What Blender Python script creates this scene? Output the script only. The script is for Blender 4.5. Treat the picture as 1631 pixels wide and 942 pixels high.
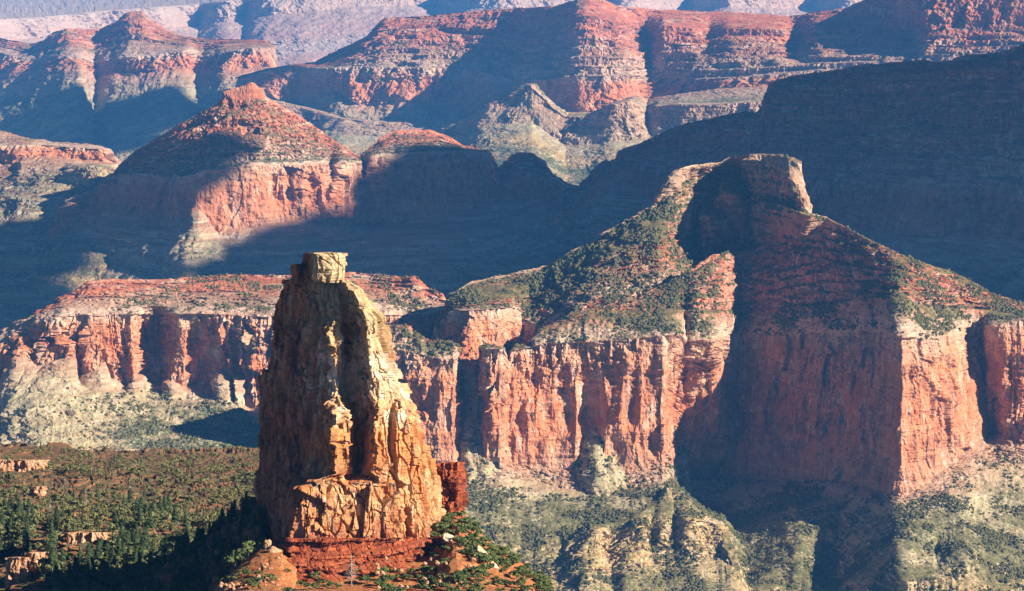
import bpy, math, random, time
import numpy as np
from mathutils import Vector
T0 = time.time()
rng = np.random.default_rng(7)
random.seed(7)
scene = bpy.context.scene
for o in list(bpy.data.objects):
    bpy.data.objects.remove(o)

# ------------------------------------------------------------------ camera, light, exposure
W0, H0, FPX, VH = 1631.0, 942.0, 4370.0, -90.0
PITCH = math.atan((H0 / 2 - VH) / FPX)
cam_d = bpy.data.cameras.new('camera')
cam = bpy.data.objects.new('camera', cam_d)
scene.collection.objects.link(cam)
cam.location = (0, 0, 0)
cam.rotation_euler = (math.pi / 2 - PITCH, 0, 0)
cam_d.sensor_width = 36.0
cam_d.lens = 36.0 * FPX / W0
cam_d.clip_start = 1.0
cam_d.clip_end = 400000.0
scene.camera = cam

SUN_EL, SUN_AZ = 27.0, 65.0          # azimuth: degrees to the right of straight behind the camera
se, sa = math.radians(SUN_EL), math.radians(SUN_AZ)
sun_dir = Vector((math.cos(se) * math.sin(sa), -math.cos(se) * math.cos(sa), math.sin(se)))
world = bpy.data.worlds.new("World")
scene.world = world
world.use_nodes = True
wn = world.node_tree
sky = wn.nodes.new('ShaderNodeTexSky')
sky.sky_type = 'NISHITA'
sky.sun_disc = False
sky.sun_elevation = se
sky.sun_rotation = math.atan2(sun_dir.x, sun_dir.y)
sky.altitude = 3000
sky.air_density = 0.6
sky.dust_density = 0.0
sky.ozone_density = 7.0
bg = wn.nodes['Background']
bg.inputs['Strength'].default_value = 0.05
wn.links.new(sky.outputs['Color'], bg.inputs['Color'])
sun_l = bpy.data.lights.new('sun', 'SUN')
sun_l.energy = 5.0
sun_l.angle = math.radians(0.5)
sun_l.color = (1.0, 0.91, 0.77)
sun_o = bpy.data.objects.new('sun', sun_l)
scene.collection.objects.link(sun_o)
sun_o.rotation_euler = sun_dir.to_track_quat('Z', 'Y').to_euler()
scene.view_settings.view_transform = 'Standard'
scene.view_settings.look = 'None'
scene.view_settings.gamma = 1.0
scene.view_settings.exposure = 1.3
scene.view_settings.use_curve_mapping = False
scene.cycles.use_denoising = True
scene.cycles.max_bounces = 4
scene.cycles.diffuse_bounces = 1
scene.cycles.volume_bounces = 0
scene.cycles.caustics_reflective = False
scene.cycles.caustics_refractive = False

# ------------------------------------------------------------------ maths helpers
def _hash(ix, iy, iz, seed):
    h = (ix.astype(np.uint32) * np.uint32(374761393)) ^ (iy.astype(np.uint32) * np.uint32(668265263)) ^ (iz.astype(np.uint32) * np.uint32(2147483647 - 1013904242)) ^ np.uint32((seed * 2654435761) & 0xffffffff)
    h = (h ^ (h >> np.uint32(13))) * np.uint32(1274126177)
    h = (h ^ (h >> np.uint32(16))) * np.uint32(2246822519)
    h = h ^ (h >> np.uint32(15))
    return (h & np.uint32(0xffffff)).astype(np.float32) / np.float32(0xffffff)

def vnoise(x, y, z, seed=0):
    """value noise in -1..1"""
    x = np.asarray(x, np.float32); y = np.asarray(y, np.float32); z = np.asarray(z, np.float32)
    x, y, z = np.broadcast_arrays(x, y, z)
    fx, fy, fz = np.floor(x), np.floor(y), np.floor(z)
    ix, iy, iz = fx.astype(np.int32), fy.astype(np.int32), fz.astype(np.int32)
    tx, ty, tz = x - fx, y - fy, z - fz
    tx = tx * tx * (3 - 2 * tx); ty = ty * ty * (3 - 2 * ty); tz = tz * tz * (3 - 2 * tz)
    r = 0
    for a in (0, 1):
        wx = tx if a else 1 - tx
        for b in (0, 1):
            wy = ty if b else 1 - ty
            for c in (0, 1):
                wz = tz if c else 1 - tz
                r = r + wx * wy * wz * _hash(ix + a, iy + b, iz + c, seed)
    return r * 2 - 1

def fbm(x, y, z, seed=0, octs=4, gain=0.5):
    r, a, f, t = 0, 1.0, 1.0, 0.0
    for k in range(octs):
        r = r + a * vnoise(x * f, y * f, z * f, seed + k * 17)
        t += a; a *= gain; f *= 2.03
    return r / t

def ridged(x, y, z, seed=0, octs=3):
    r, a, f, t = 0, 1.0, 1.0, 0.0
    for k in range(octs):
        r = r + a * (1 - np.abs(vnoise(x * f, y * f, z * f, seed + k * 31)) * 2)
        t += a; a *= 0.5; f *= 2.1
    return r / t

def worley(x, y, z, seed=0):
    """F1, F2 and a random number of the nearest cell"""
    fx, fy, fz = np.floor(x), np.floor(y), np.floor(z)
    ix, iy, iz = fx.astype(np.int32), fy.astype(np.int32), fz.astype(np.int32)
    f1 = np.full(x.shape, 9.0, np.float32); f2 = f1.copy(); cid = np.zeros(x.shape, np.float32)
    for a in (-1, 0, 1):
        for b in (-1, 0, 1):
            for c in (-1, 0, 1):
                jx, jy, jz = ix + a, iy + b, iz + c
                px = jx + _hash(jx, jy, jz, seed); py = jy + _hash(jx, jy, jz, seed + 1); pz = jz + _hash(jx, jy, jz, seed + 2)
                d = np.sqrt((px - x) ** 2 + (py - y) ** 2 + (pz - z) ** 2)
                m = d < f1
                f2 = np.where(m, f1, np.minimum(f2, d))
                cid = np.where(m, _hash(jx, jy, jz, seed + 3), cid)
                f1 = np.where(m, d, f1)
    return f1, f2, cid

def blocks(x, y, z, w, hgt, seed=0, jit=0.5):
    """jointed rock: one random number for every block between upright joints and bedding planes"""
    c, s_ = math.cos(0.6), math.sin(0.6)
    wx = vnoise(x / (w * 3.1), y / (w * 3.1), z / (hgt * 5), seed + 1) * jit * 1.6
    wy = vnoise(x / (w * 3.3), y / (w * 3.3), z / (hgt * 5), seed + 2) * jit * 1.6
    a = (x * c + y * s_) / w + wx; b = (-x * s_ + y * c) / w + wy
    ia, ib = np.floor(a).astype(np.int32), np.floor(b).astype(np.int32)
    off = _hash(ia, ib, ia * 0, seed + 3)
    zz = z / hgt + off * 1.0 + vnoise(x / (w * 4), y / (w * 4), z / (hgt * 3), seed + 4) * jit
    ic = np.floor(zz).astype(np.int32)
    return _hash(ia, ib, ic, seed + 5)

def facets(x, y, z, w, hgt, seed=0, jit=0.5, tilt=1.0, zt=1.0):
    """as blocks(), but every block face leans its own way; about -0.5..0.5"""
    c, s_ = math.cos(0.6), math.sin(0.6)
    wx = vnoise(x / (w * 3.1), y / (w * 3.1), z / (hgt * 5), seed + 1) * jit * 1.6
    wy = vnoise(x / (w * 3.3), y / (w * 3.3), z / (hgt * 5), seed + 2) * jit * 1.6
    a = (x * c + y * s_) / w + wx; b = (-x * s_ + y * c) / w + wy
    ia, ib = np.floor(a).astype(np.int32), np.floor(b).astype(np.int32)
    off = _hash(ia, ib, ia * 0, seed + 3)
    zz = z / hgt + off + vnoise(x / (w * 4), y / (w * 4), z / (hgt * 3), seed + 4) * jit
    ic = np.floor(zz).astype(np.int32)
    h = _hash(ia, ib, ic, seed + 5) - 0.5
    return h * 0.8 + tilt * ((a - ia - 0.5) * (_hash(ia, ib, ic, seed + 6) - 0.5) + (b - ib - 0.5) * (_hash(ia, ib, ic, seed + 8) - 0.5) + (zz - ic - 0.5) * (_hash(ia, ib, ic, seed + 7) - 0.6) * 1.2 * zt)

def smooth(e0, e1, x):
    t = np.clip((x - e0) / (e1 - e0), 0, 1)
    return t * t * (3 - 2 * t)

CP, SP = math.cos(PITCH), math.sin(PITCH)
def unproject(u, v, d):
    """point seen at photo pixel (u, v) at ground distance d along +Y"""
    a = (np.asarray(u, np.float64) - W0 / 2) / FPX
    b = -(np.asarray(v, np.float64) - H0 / 2) / FPX
    dy = CP + b * SP
    dz = -SP + b * CP
    k = d / dy
    return np.stack([a * k, np.broadcast_to(d, np.shape(k)) * 1.0, dz * k], -1)

def project(P):
    x, y, z = P[..., 0], P[..., 1], P[..., 2]
    f = y * CP - z * SP
    up = y * SP + z * CP
    return W0 / 2 + FPX * x / f, H0 / 2 - FPX * up / f

# ------------------------------------------------------------------ object helpers
def set_props(o, label, cat=None, group=None, kind=None):
    o['label'] = label
    if cat: o['category'] = cat
    if group: o['group'] = group
    if kind: o['kind'] = kind
    return o

def mesh_from(name, V, F, mat=None, attrs=None, parent=None, smooth_shade=False):
    """V (n,3), F (m,k) with k 3 or 4"""
    me = bpy.data.meshes.new(name)
    V = np.ascontiguousarray(V, np.float32); F = np.ascontiguousarray(F, np.int32)
    k = F.shape[1]
    me.vertices.add(len(V)); me.vertices.foreach_set('co', V.ravel())
    me.loops.add(F.size); me.loops.foreach_set('vertex_index', F.ravel())
    me.polygons.add(len(F))
    me.polygons.foreach_set('loop_start', np.arange(0, F.size, k, dtype=np.int32))
    if smooth_shade:
        me.polygons.foreach_set('use_smooth', np.ones(len(F), bool))
    else:
        me.polygons.foreach_set('use_smooth', np.zeros(len(F), bool))
    for an, av in (attrs or {}).items():
        at = me.attributes.new(an, 'FLOAT', 'POINT')
        at.data.foreach_set('value', np.ascontiguousarray(av, np.float32).ravel())
    me.update(calc_edges=True)
    if mat is not None:
        me.materials.append(mat)
    o = bpy.data.objects.new(name, me)
    scene.collection.objects.link(o)
    if parent is not None:
        o.parent = parent
    return o

def grid_faces(nr, nc, wrap=False):
    r = np.arange(nr - 1)[:, None]; c = np.arange(nc if wrap else nc - 1)[None, :]
    c2 = (c + 1) % nc
    a = r * nc + c; b = r * nc + c2; d = (r + 1) * nc + c; e = (r + 1) * nc + c2
    return np.stack([a, d, e, b], -1).reshape(-1, 4)

# ------------------------------------------------------------------ materials
class NT:
    def __init__(self, name):
        self.m = bpy.data.materials.new(name); self.m.use_nodes = True
        self.t = self.m.node_tree; self.b = self.t.nodes['Principled BSDF']
        self.b.inputs['Roughness'].default_value = 0.95
        self.b.inputs['Specular IOR Level'].default_value = 0.1
    def n(self, ty, **kw):
        nd = self.t.nodes.new(ty)
        for k, v in kw.items(): setattr(nd, k, v)
        return nd
    def l(self, a, b): self.t.links.new(a, b)
    def attr(self, name):
        return self.n('ShaderNodeAttribute', attribute_name=name).outputs['Fac']
    def coords(self, sx, sy, sz):
        tc = self.n('ShaderNodeTexCoord'); mp = self.n('ShaderNodeMapping')
        mp.inputs['Scale'].default_value = (sx, sy, sz)
        self.l(tc.outputs['Object'], mp.inputs['Vector'])
        return mp.outputs['Vector']
    def noise(self, vec, scale=1.0, detail=4.0, rough=0.55):
        nz = self.n('ShaderNodeTexNoise')
        nz.inputs['Scale'].default_value = scale; nz.inputs['Detail'].default_value = detail; nz.inputs['Roughness'].default_value = rough
        self.l(vec, nz.inputs['Vector'])
        return nz.outputs['Fac']
    def math(self, op, a, b=None, c=None, clamp=False):
        m = self.n('ShaderNodeMath', operation=op, use_clamp=clamp)
        for i, x in enumerate((a, b, c)):
            if x is None: continue
            if isinstance(x, (int, float)): m.inputs[i].default_value = x
            else: self.l(x, m.inputs[i])
        return m.outputs[0]
    def step(self, x, lo, hi):
        if lo > hi: return self.math('SUBTRACT', 1.0, self.step(x, hi, lo))
        mr = self.n('ShaderNodeMapRange', interpolation_type='SMOOTHSTEP')
        mr.inputs['From Min'].default_value = lo; mr.inputs['From Max'].default_value = hi
        self.l(x, mr.inputs['Value'])
        return mr.outputs['Result']
    def ramp(self, x, stops):
        r = self.n('ShaderNodeValToRGB'); e = r.color_ramp.elements
        while len(e) > 1: e.remove(e[0])
        for i, (p, c) in enumerate(stops):
            el = e[0] if i == 0 else e.new(p)
            el.position = p; el.color = (c[0], c[1], c[2], 1)
        self.l(x, r.inputs['Fac'])
        return r.outputs['Color']
    def mix(self, f, a, b, mode='MIX'):
        m = self.n('ShaderNodeMix', data_type='RGBA', blend_type=mode)
        if isinstance(f, (int, float)): m.inputs['Factor'].default_value = f
        else: self.l(f, m.inputs['Factor'])
        for nm, x in (('A', a), ('B', b)):
            s = [i for i in m.inputs if i.name == nm and i.type == 'RGBA'][0]
            if isinstance(x, tuple): s.default_value = (*x, 1)
            else: self.l(x, s)
        return [o for o in m.outputs if o.type == 'RGBA'][0]
    def base(self, c): self.l(c, self.b.inputs['Base Color'])

STRATA = [  # position = stratum / 10
    (0.00, (0.38, 0.26, 0.17)), (0.07, (0.40, 0.26, 0.16)), (0.12, (0.42, 0.23, 0.13)), (0.17, (0.46, 0.23, 0.12)),
    (0.21, (0.38, 0.17, 0.09)), (0.28, (0.36, 0.14, 0.08)), (0.31, (0.46, 0.145, 0.07)), (0.34, (0.36, 0.11, 0.06)),
    (0.37, (0.50, 0.17, 0.085)), (0.41, (0.36, 0.16, 0.095)), (0.44, (0.42, 0.25, 0.16)), (0.475, (0.46, 0.31, 0.22)),
    (0.495, (0.50, 0.32, 0.22)), (0.52, (0.50, 0.205, 0.10)), (0.56, (0.49, 0.165, 0.072)), (0.60, (0.46, 0.19, 0.095)),
    (0.63, (0.40, 0.24, 0.15)), (0.66, (0.36, 0.25, 0.15)), (0.70, (0.36, 0.30, 0.175)), (0.78, (0.34, 0.285, 0.16)),
    (0.81, (0.43, 0.31, 0.145)), (0.87, (0.46, 0.33, 0.15)), (0.92, (0.38, 0.29, 0.15)), (1.0, (0.34, 0.30, 0.19))]

def strata_material(name, S=1.0, veg_col=(0.045, 0.065, 0.030), pale=0.35, wash=0.0, beds=1.0):
    """bedded canyon rock with streaked cliff faces and scrub; S enlarges the grain with distance"""
    M = NT(name)
    st, veg, cliff = M.attr('strat'), M.attr('veg'), M.attr('cliff')
    wob = M.noise(M.coords(1 / (130 * S), 1 / (130 * S), 1 / (40 * S)), 1, 5)
    st2 = M.math('ADD', st, M.math('MULTIPLY', M.math('SUBTRACT', wob, 0.5), 0.045))
    col = M.ramp(st2, STRATA)
    # bedding: thin courses in z
    bed = M.noise(M.coords(1 / (240 * S), 1 / (240 * S), 1 / (7 * S)), 1, 4, 0.6)
    notred = M.math('SUBTRACT', 1.0, M.math('MULTIPLY', M.math('MULTIPLY', M.step(st, 0.485, 0.51), M.step(st, 0.64, 0.60)), 0.75))
    col = M.mix(M.math('MULTIPLY', M.math('MULTIPLY', M.step(bed, 0.42, 0.62), notred), min(0.8, 0.38 * beds)), col, (0.22, 0.10, 0.06), 'MIX')
    bed2 = M.noise(M.coords(1 / (160 * S), 1 / (160 * S), 1 / (13 * S)), 1, 3, 0.6)
    col = M.mix(M.math('MULTIPLY', M.math('MULTIPLY', M.step(bed2, 0.56, 0.66), notred), min(0.8, 0.35 * beds)), col, (0.58, 0.46, 0.34))
    # varnish streaks down the cliffs
    stk = M.noise(M.coords(1 / (16 * S), 1 / (16 * S), 1 / (190 * S)), 1, 5, 0.6)
    col = M.mix(M.math('MULTIPLY', M.math('MULTIPLY', M.step(stk, 0.51, 0.62), cliff), 0.68), col, (0.15, 0.07, 0.05))
    stk2 = M.noise(M.coords(1 / (30 * S), 1 / (30 * S), 1 / (130 * S)), 1.7, 5, 0.62)
    col = M.mix(M.math('MULTIPLY', M.math('MULTIPLY', M.step(stk2, 0.52, 0.66), cliff), pale), col, (0.60, 0.47, 0.38))
    pat = M.noise(M.coords(1 / (75 * S), 1 / (75 * S), 1 / (75 * S)), 1, 6, 0.65)
    col = M.mix(M.math('MULTIPLY', M.step(pat, 0.50, 0.72), 0.40 + (0.3 if pale > 0.6 else 0)), col, (0.56, 0.43, 0.29))
    dk = M.noise(M.coords(1 / (50 * S), 1 / (50 * S), 1 / (95 * S)), 1, 6, 0.65)
    col = M.mix(M.math('MULTIPLY', M.math('MULTIPLY', M.step(dk, 0.51, 0.66), cliff), 0.6), col, (0.21, 0.085, 0.055))
    gr = M.noise(M.coords(1 / (5 * S), 1 / (5 * S), 1 / (7 * S)), 1, 3, 0.7)
    col = M.mix(1.0, col, M.ramp(gr, [(0.2, (0.62, 0.62, 0.62)), (0.5, (1, 1, 1)), (0.8, (1.25, 1.22, 1.2))]), 'MULTIPLY')
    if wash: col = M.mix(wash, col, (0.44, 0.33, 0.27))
    # scrub
    sp = M.noise(M.coords(1 / (9 * S), 1 / (9 * S), 1 / (9 * S)), 1, 3, 0.75)
    big = M.noise(M.coords(1 / (90 * S), 1 / (90 * S), 1 / (90 * S)), 1, 4, 0.6)
    thr = M.math('ADD', M.math('MULTIPLY', sp, 0.55), M.math('MULTIPLY', big, 0.45))
    f = M.math('SUBTRACT', M.math('ADD', thr, M.math('MULTIPLY', veg, 0.42)), 0.70)
    f = M.math('MULTIPLY', M.math('MULTIPLY', f, 14.0), M.step(veg, 0.02, 0.12), clamp=True)
    tint = M.noise(M.coords(1 / (22 * S), 1 / (22 * S), 1 / (22 * S)), 1, 3)
    vc = M.mix(M.step(tint, 0.35, 0.65), veg_col, (veg_col[0] * 1.9, veg_col[1] * 1.75, veg_col[2] * 1.7))
    col = M.mix(M.math('MULTIPLY', f, 0.9), col, vc)
    M.base(col)
    M.b.inputs['Specular IOR Level'].default_value = 0.0
    return M.m

# ------------------------------------------------------------------ landforms
SLOPE, CLIFF, LEDGE = 0, 1, 2
LAND = {}

def landform(name, u0, u1, lines, segs, du=1.35, dv=1.35, S=1.0, mat=None, label='', cat='cliffs', vegmul=1.0, amp=1.0, seed=0, fine=1.0, back=None, nled=5, vlo=0.16, vhi=0.48):
    """a skin lofted through strata lines given as (stratum, veg, [(u, v, distance)...]) from crest to toe, then weathered; it carries on down its far side"""
    us = np.arange(u0, u1 + du, du)
    base, strat, veg = [], [], []
    for li in lines:
        s, vg, pts = li
        pts = sorted(pts)
        pu = [p[0] for p in pts]
        v = np.interp(us, pu, [p[1] for p in pts]); d = np.interp(us, pu, [p[2] for p in pts])
        kd = np.ones(9) / 9
        dpad = np.pad(d, 4, mode='edge'); d = np.convolve(dpad, kd, 'valid')
        base.append(unproject(us, v, d)); strat.append(s); veg.append(vg)
    rows_P, rows_s, rows_v, rows_c, rows_l = [], [], [], [], []
    nl = len(lines)
    wob = fbm(us / 60.0, us * 0 + seed, us * 0, seed + 5, 3)
    for i in range(nl - 1):
        A, B = base[i], base[i + 1]
        vA, vB = project(A)[1], project(B)[1]
        gap = np.percentile(np.abs(vB - vA), 85)
        kind = segs[i]
        n = int(max(4, min(400, gap / (dv * (0.62 if kind == LEDGE else 1.0)))))
        for j in range(n):
            t = j / n
            if kind == LEDGE:
                N = nled
                tq = t + 0.35 / N * math.sin(2 * math.pi * (1.37 * t * N / 2 + seed))* math.sin(math.pi * t)
                tt = np.clip(tq + wob * 0.16 * math.sin(math.pi * t), 0, 1) * N
                fr = tt - np.floor(tt)
                td = (np.floor(tt) + smooth(0.55, 1.0, fr)) / N
                tz = (np.floor(tt) + smooth(0.0, 0.72, fr)) / N
                cl = 1 - smooth(0.6, 0.75, fr)
                mw = smooth(-0.35, 0.15, vnoise(us / 34.0, us * 0 + i, np.floor(tt) * 7.3, seed + 40))
                td = t + (td - t) * mw; tz = t + (tz - t) * mw
            elif kind == CLIFF:
                td = np.full(us.shape, smooth(0, 1, np.float64(t)) * 0.5 + t * 0.5); tz = np.full(us.shape, t); cl = np.ones(us.shape)
            else:
                td = np.full(us.shape, t); tz = td; cl = np.zeros(us.shape)
            P = np.empty_like(A)
            P[:, 0] = A[:, 0] + (B[:, 0] - A[:, 0]) * tz
            P[:, 1] = A[:, 1] + (B[:, 1] - A[:, 1]) * td
            P[:, 2] = A[:, 2] + (B[:, 2] - A[:, 2]) * tz
            rows_P.append(P)
            rows_s.append(np.full(us.shape, strat[i] + (strat[i + 1] - strat[i]) * t))
            rows_v.append(np.full(us.shape, (veg[i] * max(0, 1 - 7 * t) + veg[i + 1] * max(0, 7 * t - 6)) if kind == CLIFF else veg[i] + (veg[i + 1] - veg[i]) * t))
            rows_c.append(cl); rows_l.append(np.full(us.shape, float(kind == LEDGE)))
    rows_P.append(base[-1]); rows_s.append(np.full(us.shape, strat[-1])); rows_v.append(np.full(us.shape, veg[-1])); rows_c.append(np.zeros(us.shape)); rows_l.append(np.zeros(us.shape))
    bk = back or [(25, -4), (90, -45), (220, -130), (450, -330), (900, -800)]
    for dy, dz in bk:
        P = base[0].copy(); P[:, 1] += dy * S; P[:, 2] += dz * S
        rows_P.insert(0, P); rows_s.insert(0, np.full(us.shape, strat[0] + 0.0)); rows_v.insert(0, np.full(us.shape, veg[0])); rows_c.insert(0, np.zeros(us.shape)); rows_l.insert(0, np.zeros(us.shape))
    nb = len(bk)
    P = np.array(rows_P); st = np.array(rows_s) / 10.0; vg = np.array(rows_v); cl = np.array(rows_c); le = np.array(rows_l)
    # soften the change between cliff and slope rows
    for _ in range(2):
        cl[1:-1] = (cl[:-2] + cl[1:-1] * 2 + cl[2:]) / 4
    # outward horizontal normal of the smooth skin
    def hnormal(P):
        du_ = np.gradient(P, axis=1); dv_ = np.gradient(P, axis=0)
        n = np.cross(dv_, du_)
        n /= np.linalg.norm(n, axis=-1, keepdims=True) + 1e-9
        return n
    n = hnormal(P)
    sgn = np.sign(np.median(n[nb + 1:, :, 2])) or 1
    n *= sgn
    h = n.copy(); h[..., 2] = 0; h[..., 1] -= 0.25
    h /= np.linalg.norm(h, axis=-1, keepdims=True) + 1e-6
    x, y, z = P[..., 0], P[..., 1], P[..., 2]
    L = S
    warp = fbm(x / (160 * L), y / (160 * L), z / (160 * L), seed + 1, 3) * 60 * L
    big = fbm((x + warp) / (150 * L), (y + warp) / (150 * L), z / (520 * L), seed + 2, 3)
    fl = ridged((x + 0.4 * warp) / (52 * L), (y + 0.4 * warp) / (52 * L), z / (300 * L), seed + 3, 3)
    fl2 = ridged(x / (17 * L), y / (17 * L), z / (90 * L), seed + 4, 3)
    brk = fbm(x / (14 * L), y / (14 * L), z / (11 * L), seed + 6, 4, 0.6)
    bedz = vnoise(x / (220 * L), y / (220 * L), (z + warp * 0.1) / (8.5 * L), seed + 7) + 0.6 * vnoise(x / (90 * L), y / (90 * L), z / (3.6 * L), seed + 8)
    fl3 = ridged(x / (6.5 * L), y / (6.5 * L), z / (70 * L), seed + 14, 2)
    col = facets(x, y, z, 36 * L, 120 * L, seed + 50) * 24 + facets(x, y, z, 13 * L, 48 * L, seed + 55) * 9
    blk = facets(x, y, z, 9 * L, 8 * L, seed + 60) * 9
    mod = 0.25 + 1.1 * smooth(-0.3, 0.35, fbm(x / (130 * L), y / (130 * L), z / (200 * L), seed + 70, 3))
    bed40 = vnoise(x / (260 * L), y / (260 * L), (z + warp * 0.15) / (34 * L), seed + 80) + 0.5 * vnoise(x / (140 * L), y / (140 * L), z / (17 * L), seed + 81)
    jag = fbm(x / (38 * L), y / (38 * L), z / (46 * L), seed + 83, 3) * 14
    disp_c = big * 34 + (fl * 13 + col) * mod + bed40 * 8 + jag + (fl2 * 6 + fl3 * 3.6 + brk * 5 + blk * 0.8) * fine * (0.45 + 0.6 * mod) + bedz * 3.0
    gul = ridged((x + warp) / (80 * L), y / (420 * L), z / (600 * L), seed + 9, 4)
    lump = fbm(x / (26 * L), y / (26 * L), z / (26 * L), seed + 10, 4, 0.6)
    gul2 = ridged((x + 0.5 * warp) / (30 * L), y / (260 * L), z / (400 * L), seed + 91, 3)
    disp_s = big * 14 + gul * 26 + gul2 * 11 + jag * 0.8 + lump * 11 * fine + bedz * 4.0 + blk * 0.5
    disp_l = big * 24 + bed40 * 7 + jag * 0.7 + fl * 11 + fl2 * 5 * fine + brk * 7 * fine + bedz * 5.0 + blk * 1.4 + col * 0.5
    disp = np.where(le > 0.5, disp_l, disp_s * (1 - cl) + disp_c * cl) * L * amp
    fade = np.ones(P.shape[0]); fade[:nb] = 0.3
    fade[nb:nb + 8] = np.linspace(0.35, 1, 8)
    disp = disp * fade[:, None]
    Q = P + h * disp[..., None]
    Q[..., 2] += (lump * 5 * (1 - cl) + brk * 2.0) * L * amp * (0.6 + 0.4 * fade[:, None])
    # crest breakup
    crest = fbm(us / 9.0, us * 0 + 3.1 + seed, us * 0, seed + 21, 4, 0.65)
    Q[nb:nb + 3, :, 2] += crest * 6 * L * np.array([1, 0.7, 0.3])[:, None] * amp
    # real slope decides where scrub can hold
    n2 = hnormal(Q); n2 *= sgn
    nz = n2[..., 2]
    for _ in range(2):
        nz[1:-1, 1:-1] = (nz[1:-1, 1:-1] * 2 + nz[:-2, 1:-1] + nz[2:, 1:-1] + nz[1:-1, :-2] + nz[1:-1, 2:]) / 6
    vmask = vg * smooth(vlo, vhi, nz) * (vegmul(us)[None, :] if callable(vegmul) else vegmul)
    cmask = smooth(0.55, 0.25, nz)
    V = Q.reshape(-1, 3)
    F = grid_faces(Q.shape[0], Q.shape[1])
    if sgn < 0: F = F[:, ::-1]
    o = mesh_from(name, V, F, mat, {'strat': st, 'veg': vmask, 'cliff': cmask})
    set_props(o, label, cat, kind='structure')
    LAND[name] = dict(P=Q, n=n2, veg=vmask, nb=nb, us=us, S=S)
    return o

def midline(A, B, t, seed, a, lo=-9999, hi=9999):
    """a line part way down a cliff whose buttresses stand out or step back of their own accord"""
    r = np.random.default_rng(seed); out = []
    ua, ub = [p[0] for p in A], [p[0] for p in B]
    knots = sorted(set([round(u) for u in ua + ub]))
    g = list(np.arange(max(ua[0], ub[0]), min(ua[-1], ub[-1]), 9.0)) + [k for k in knots if ua[0] <= k <= ua[-1]]
    g = sorted(set(g)); e = 0.0
    for u in g:
        e = 0.55 * e + r.normal() * 0.75
        v = np.interp(u, ua, [p[1] for p in A]) * (1 - t) + np.interp(u, ub, [p[1] for p in B]) * t
        d = np.interp(u, ua, [p[2] for p in A]) * (1 - t) + np.interp(u, ub, [p[2] for p in B]) * t
        out.append((float(u), float(v + r.normal() * 2.5), float(d + (e * a if lo < u < hi else 0))))
    return out
def pl(*p): return list(p)
def shift(pts, dv=0, dd=0): return [(u, v + dv, d + dd) for u, v, d in pts]

mat1 = strata_material('near_canyon_rock', 0.9, pale=0.5, veg_col=(0.074, 0.074, 0.031))
mat1b = strata_material('pale_streaked_rock', 1.0, pale=0.75)
mat2 = strata_material('mid_canyon_rock', 1.3, veg_col=(0.060, 0.075, 0.038), beds=1.8)
mat3 = strata_material('far_canyon_rock', 1.8)
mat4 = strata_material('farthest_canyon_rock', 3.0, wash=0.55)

# canyon floor reaching the horizon
gv = np.array([[-29000, -2400, -1750], [29000, -2400, -1750], [29000, 128000, -1750], [-29000, 128000, -1750]], float)
gm = strata_material('canyon_floor_ground', 4.0)
g = mesh_from('ground', gv, np.array([[0, 1, 2, 3]]), gm, {'strat': np.full(4, 0.9), 'veg': np.full(4, 0.5), 'cliff': np.zeros(4)})
set_props(g, 'dry brush covered canyon floor far below the buttes', 'ground', kind='structure')

# ---- far plateau with its long pale rim
RIMI = [(-300, 45, 28500), (-60, 36, 29000), (0, 31, 29500), (80, 26, 30500), (160, 18, 31500), (285, 9, 32600), (320, 6, 33000), (345, 4, 32500), (357, 3, 32300), (395, -3, 32600), (420, -8, 32100), (480, -14, 32000), (560, -22, 32200), (650, -25, 32300), (700, -25, 32600), (760, -22, 31500), (800, -20, 31200), (900, -16, 31500), (950, -16, 32000), (1000, -20, 31000), (1050, -18, 31400), (1100, -18, 31700), (1160, -20, 30900), (1220, -22, 31200), (1300, -20, 31500), (1350, -22, 30800), (1420, -24, 31200), (1750, -30, 31000)]
landform('far_plateau', -300, 1750, [
    (0.6, 0.1, [(u, v - (v + 86) * 0.72, d * 3.0) for u, v, d in RIMI]),
    (0.6, 0.1, RIMI),
    (1.7, 0.0, [(u, v + 34, d - 250) for u, v, d in RIMI]),
    (4.0, 0.0, [(u, v + 75, d - 1500) for u, v, d in RIMI]),
    (5.5, 0.0, [(u, v + 110, d - 2600) for u, v, d in RIMI]),
    (6.8, 0.0, [(u, v + 190, d - 4500) for u, v, d in RIMI])],
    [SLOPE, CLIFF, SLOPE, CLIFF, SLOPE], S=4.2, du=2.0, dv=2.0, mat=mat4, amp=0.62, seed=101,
    label='pale hazy plateau rim stretching along the top of the view', cat='plateau', back=[(100, -10), (1000, -400)])

# ---- far left mesa
HC = [(-120, 70, 22500), (0, 61, 22200), (18, 64, 22100), (53, 70, 22000), (71, 64, 21800), (86, 52, 21600), (104, 45, 21500), (134, 46, 21700), (160, 46, 21800), (184, 36, 21700), (199, 22, 21600), (205, 19, 21600), (226, 18, 21600), (238, 31, 21600), (267, 49, 21700), (285, 55, 21700), (312, 61, 21500), (357, 62, 21400), (422, 64, 21300), (431, 71, 21200), (435, 104, 21100), (470, 135, 21000)]
HR = [(-120, 90, 21800), (0, 84, 21700), (30, 92, 21500), (60, 94, 21300), (107, 89, 20800), (125, 92, 20700), (150, 102, 21200), (175, 96, 20900), (208, 89, 20700), (245, 90, 20600), (280, 84, 20500), (297, 80, 20500), (310, 86, 20700), (325, 92, 20600), (357, 84, 20300), (400, 77, 20200), (431, 75, 20200), (436, 106, 20800), (470, 140, 20900)]
HB = [(-120, 125, 21500), (0, 118, 21500), (107, 106, 20600), (130, 104, 20500), (150, 125, 21000), (178, 116, 20750), (253, 113, 20450), (290, 110, 20400), (318, 112, 20500), (357, 113, 20100), (437, 105, 20100), (470, 150, 20800)]
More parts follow.
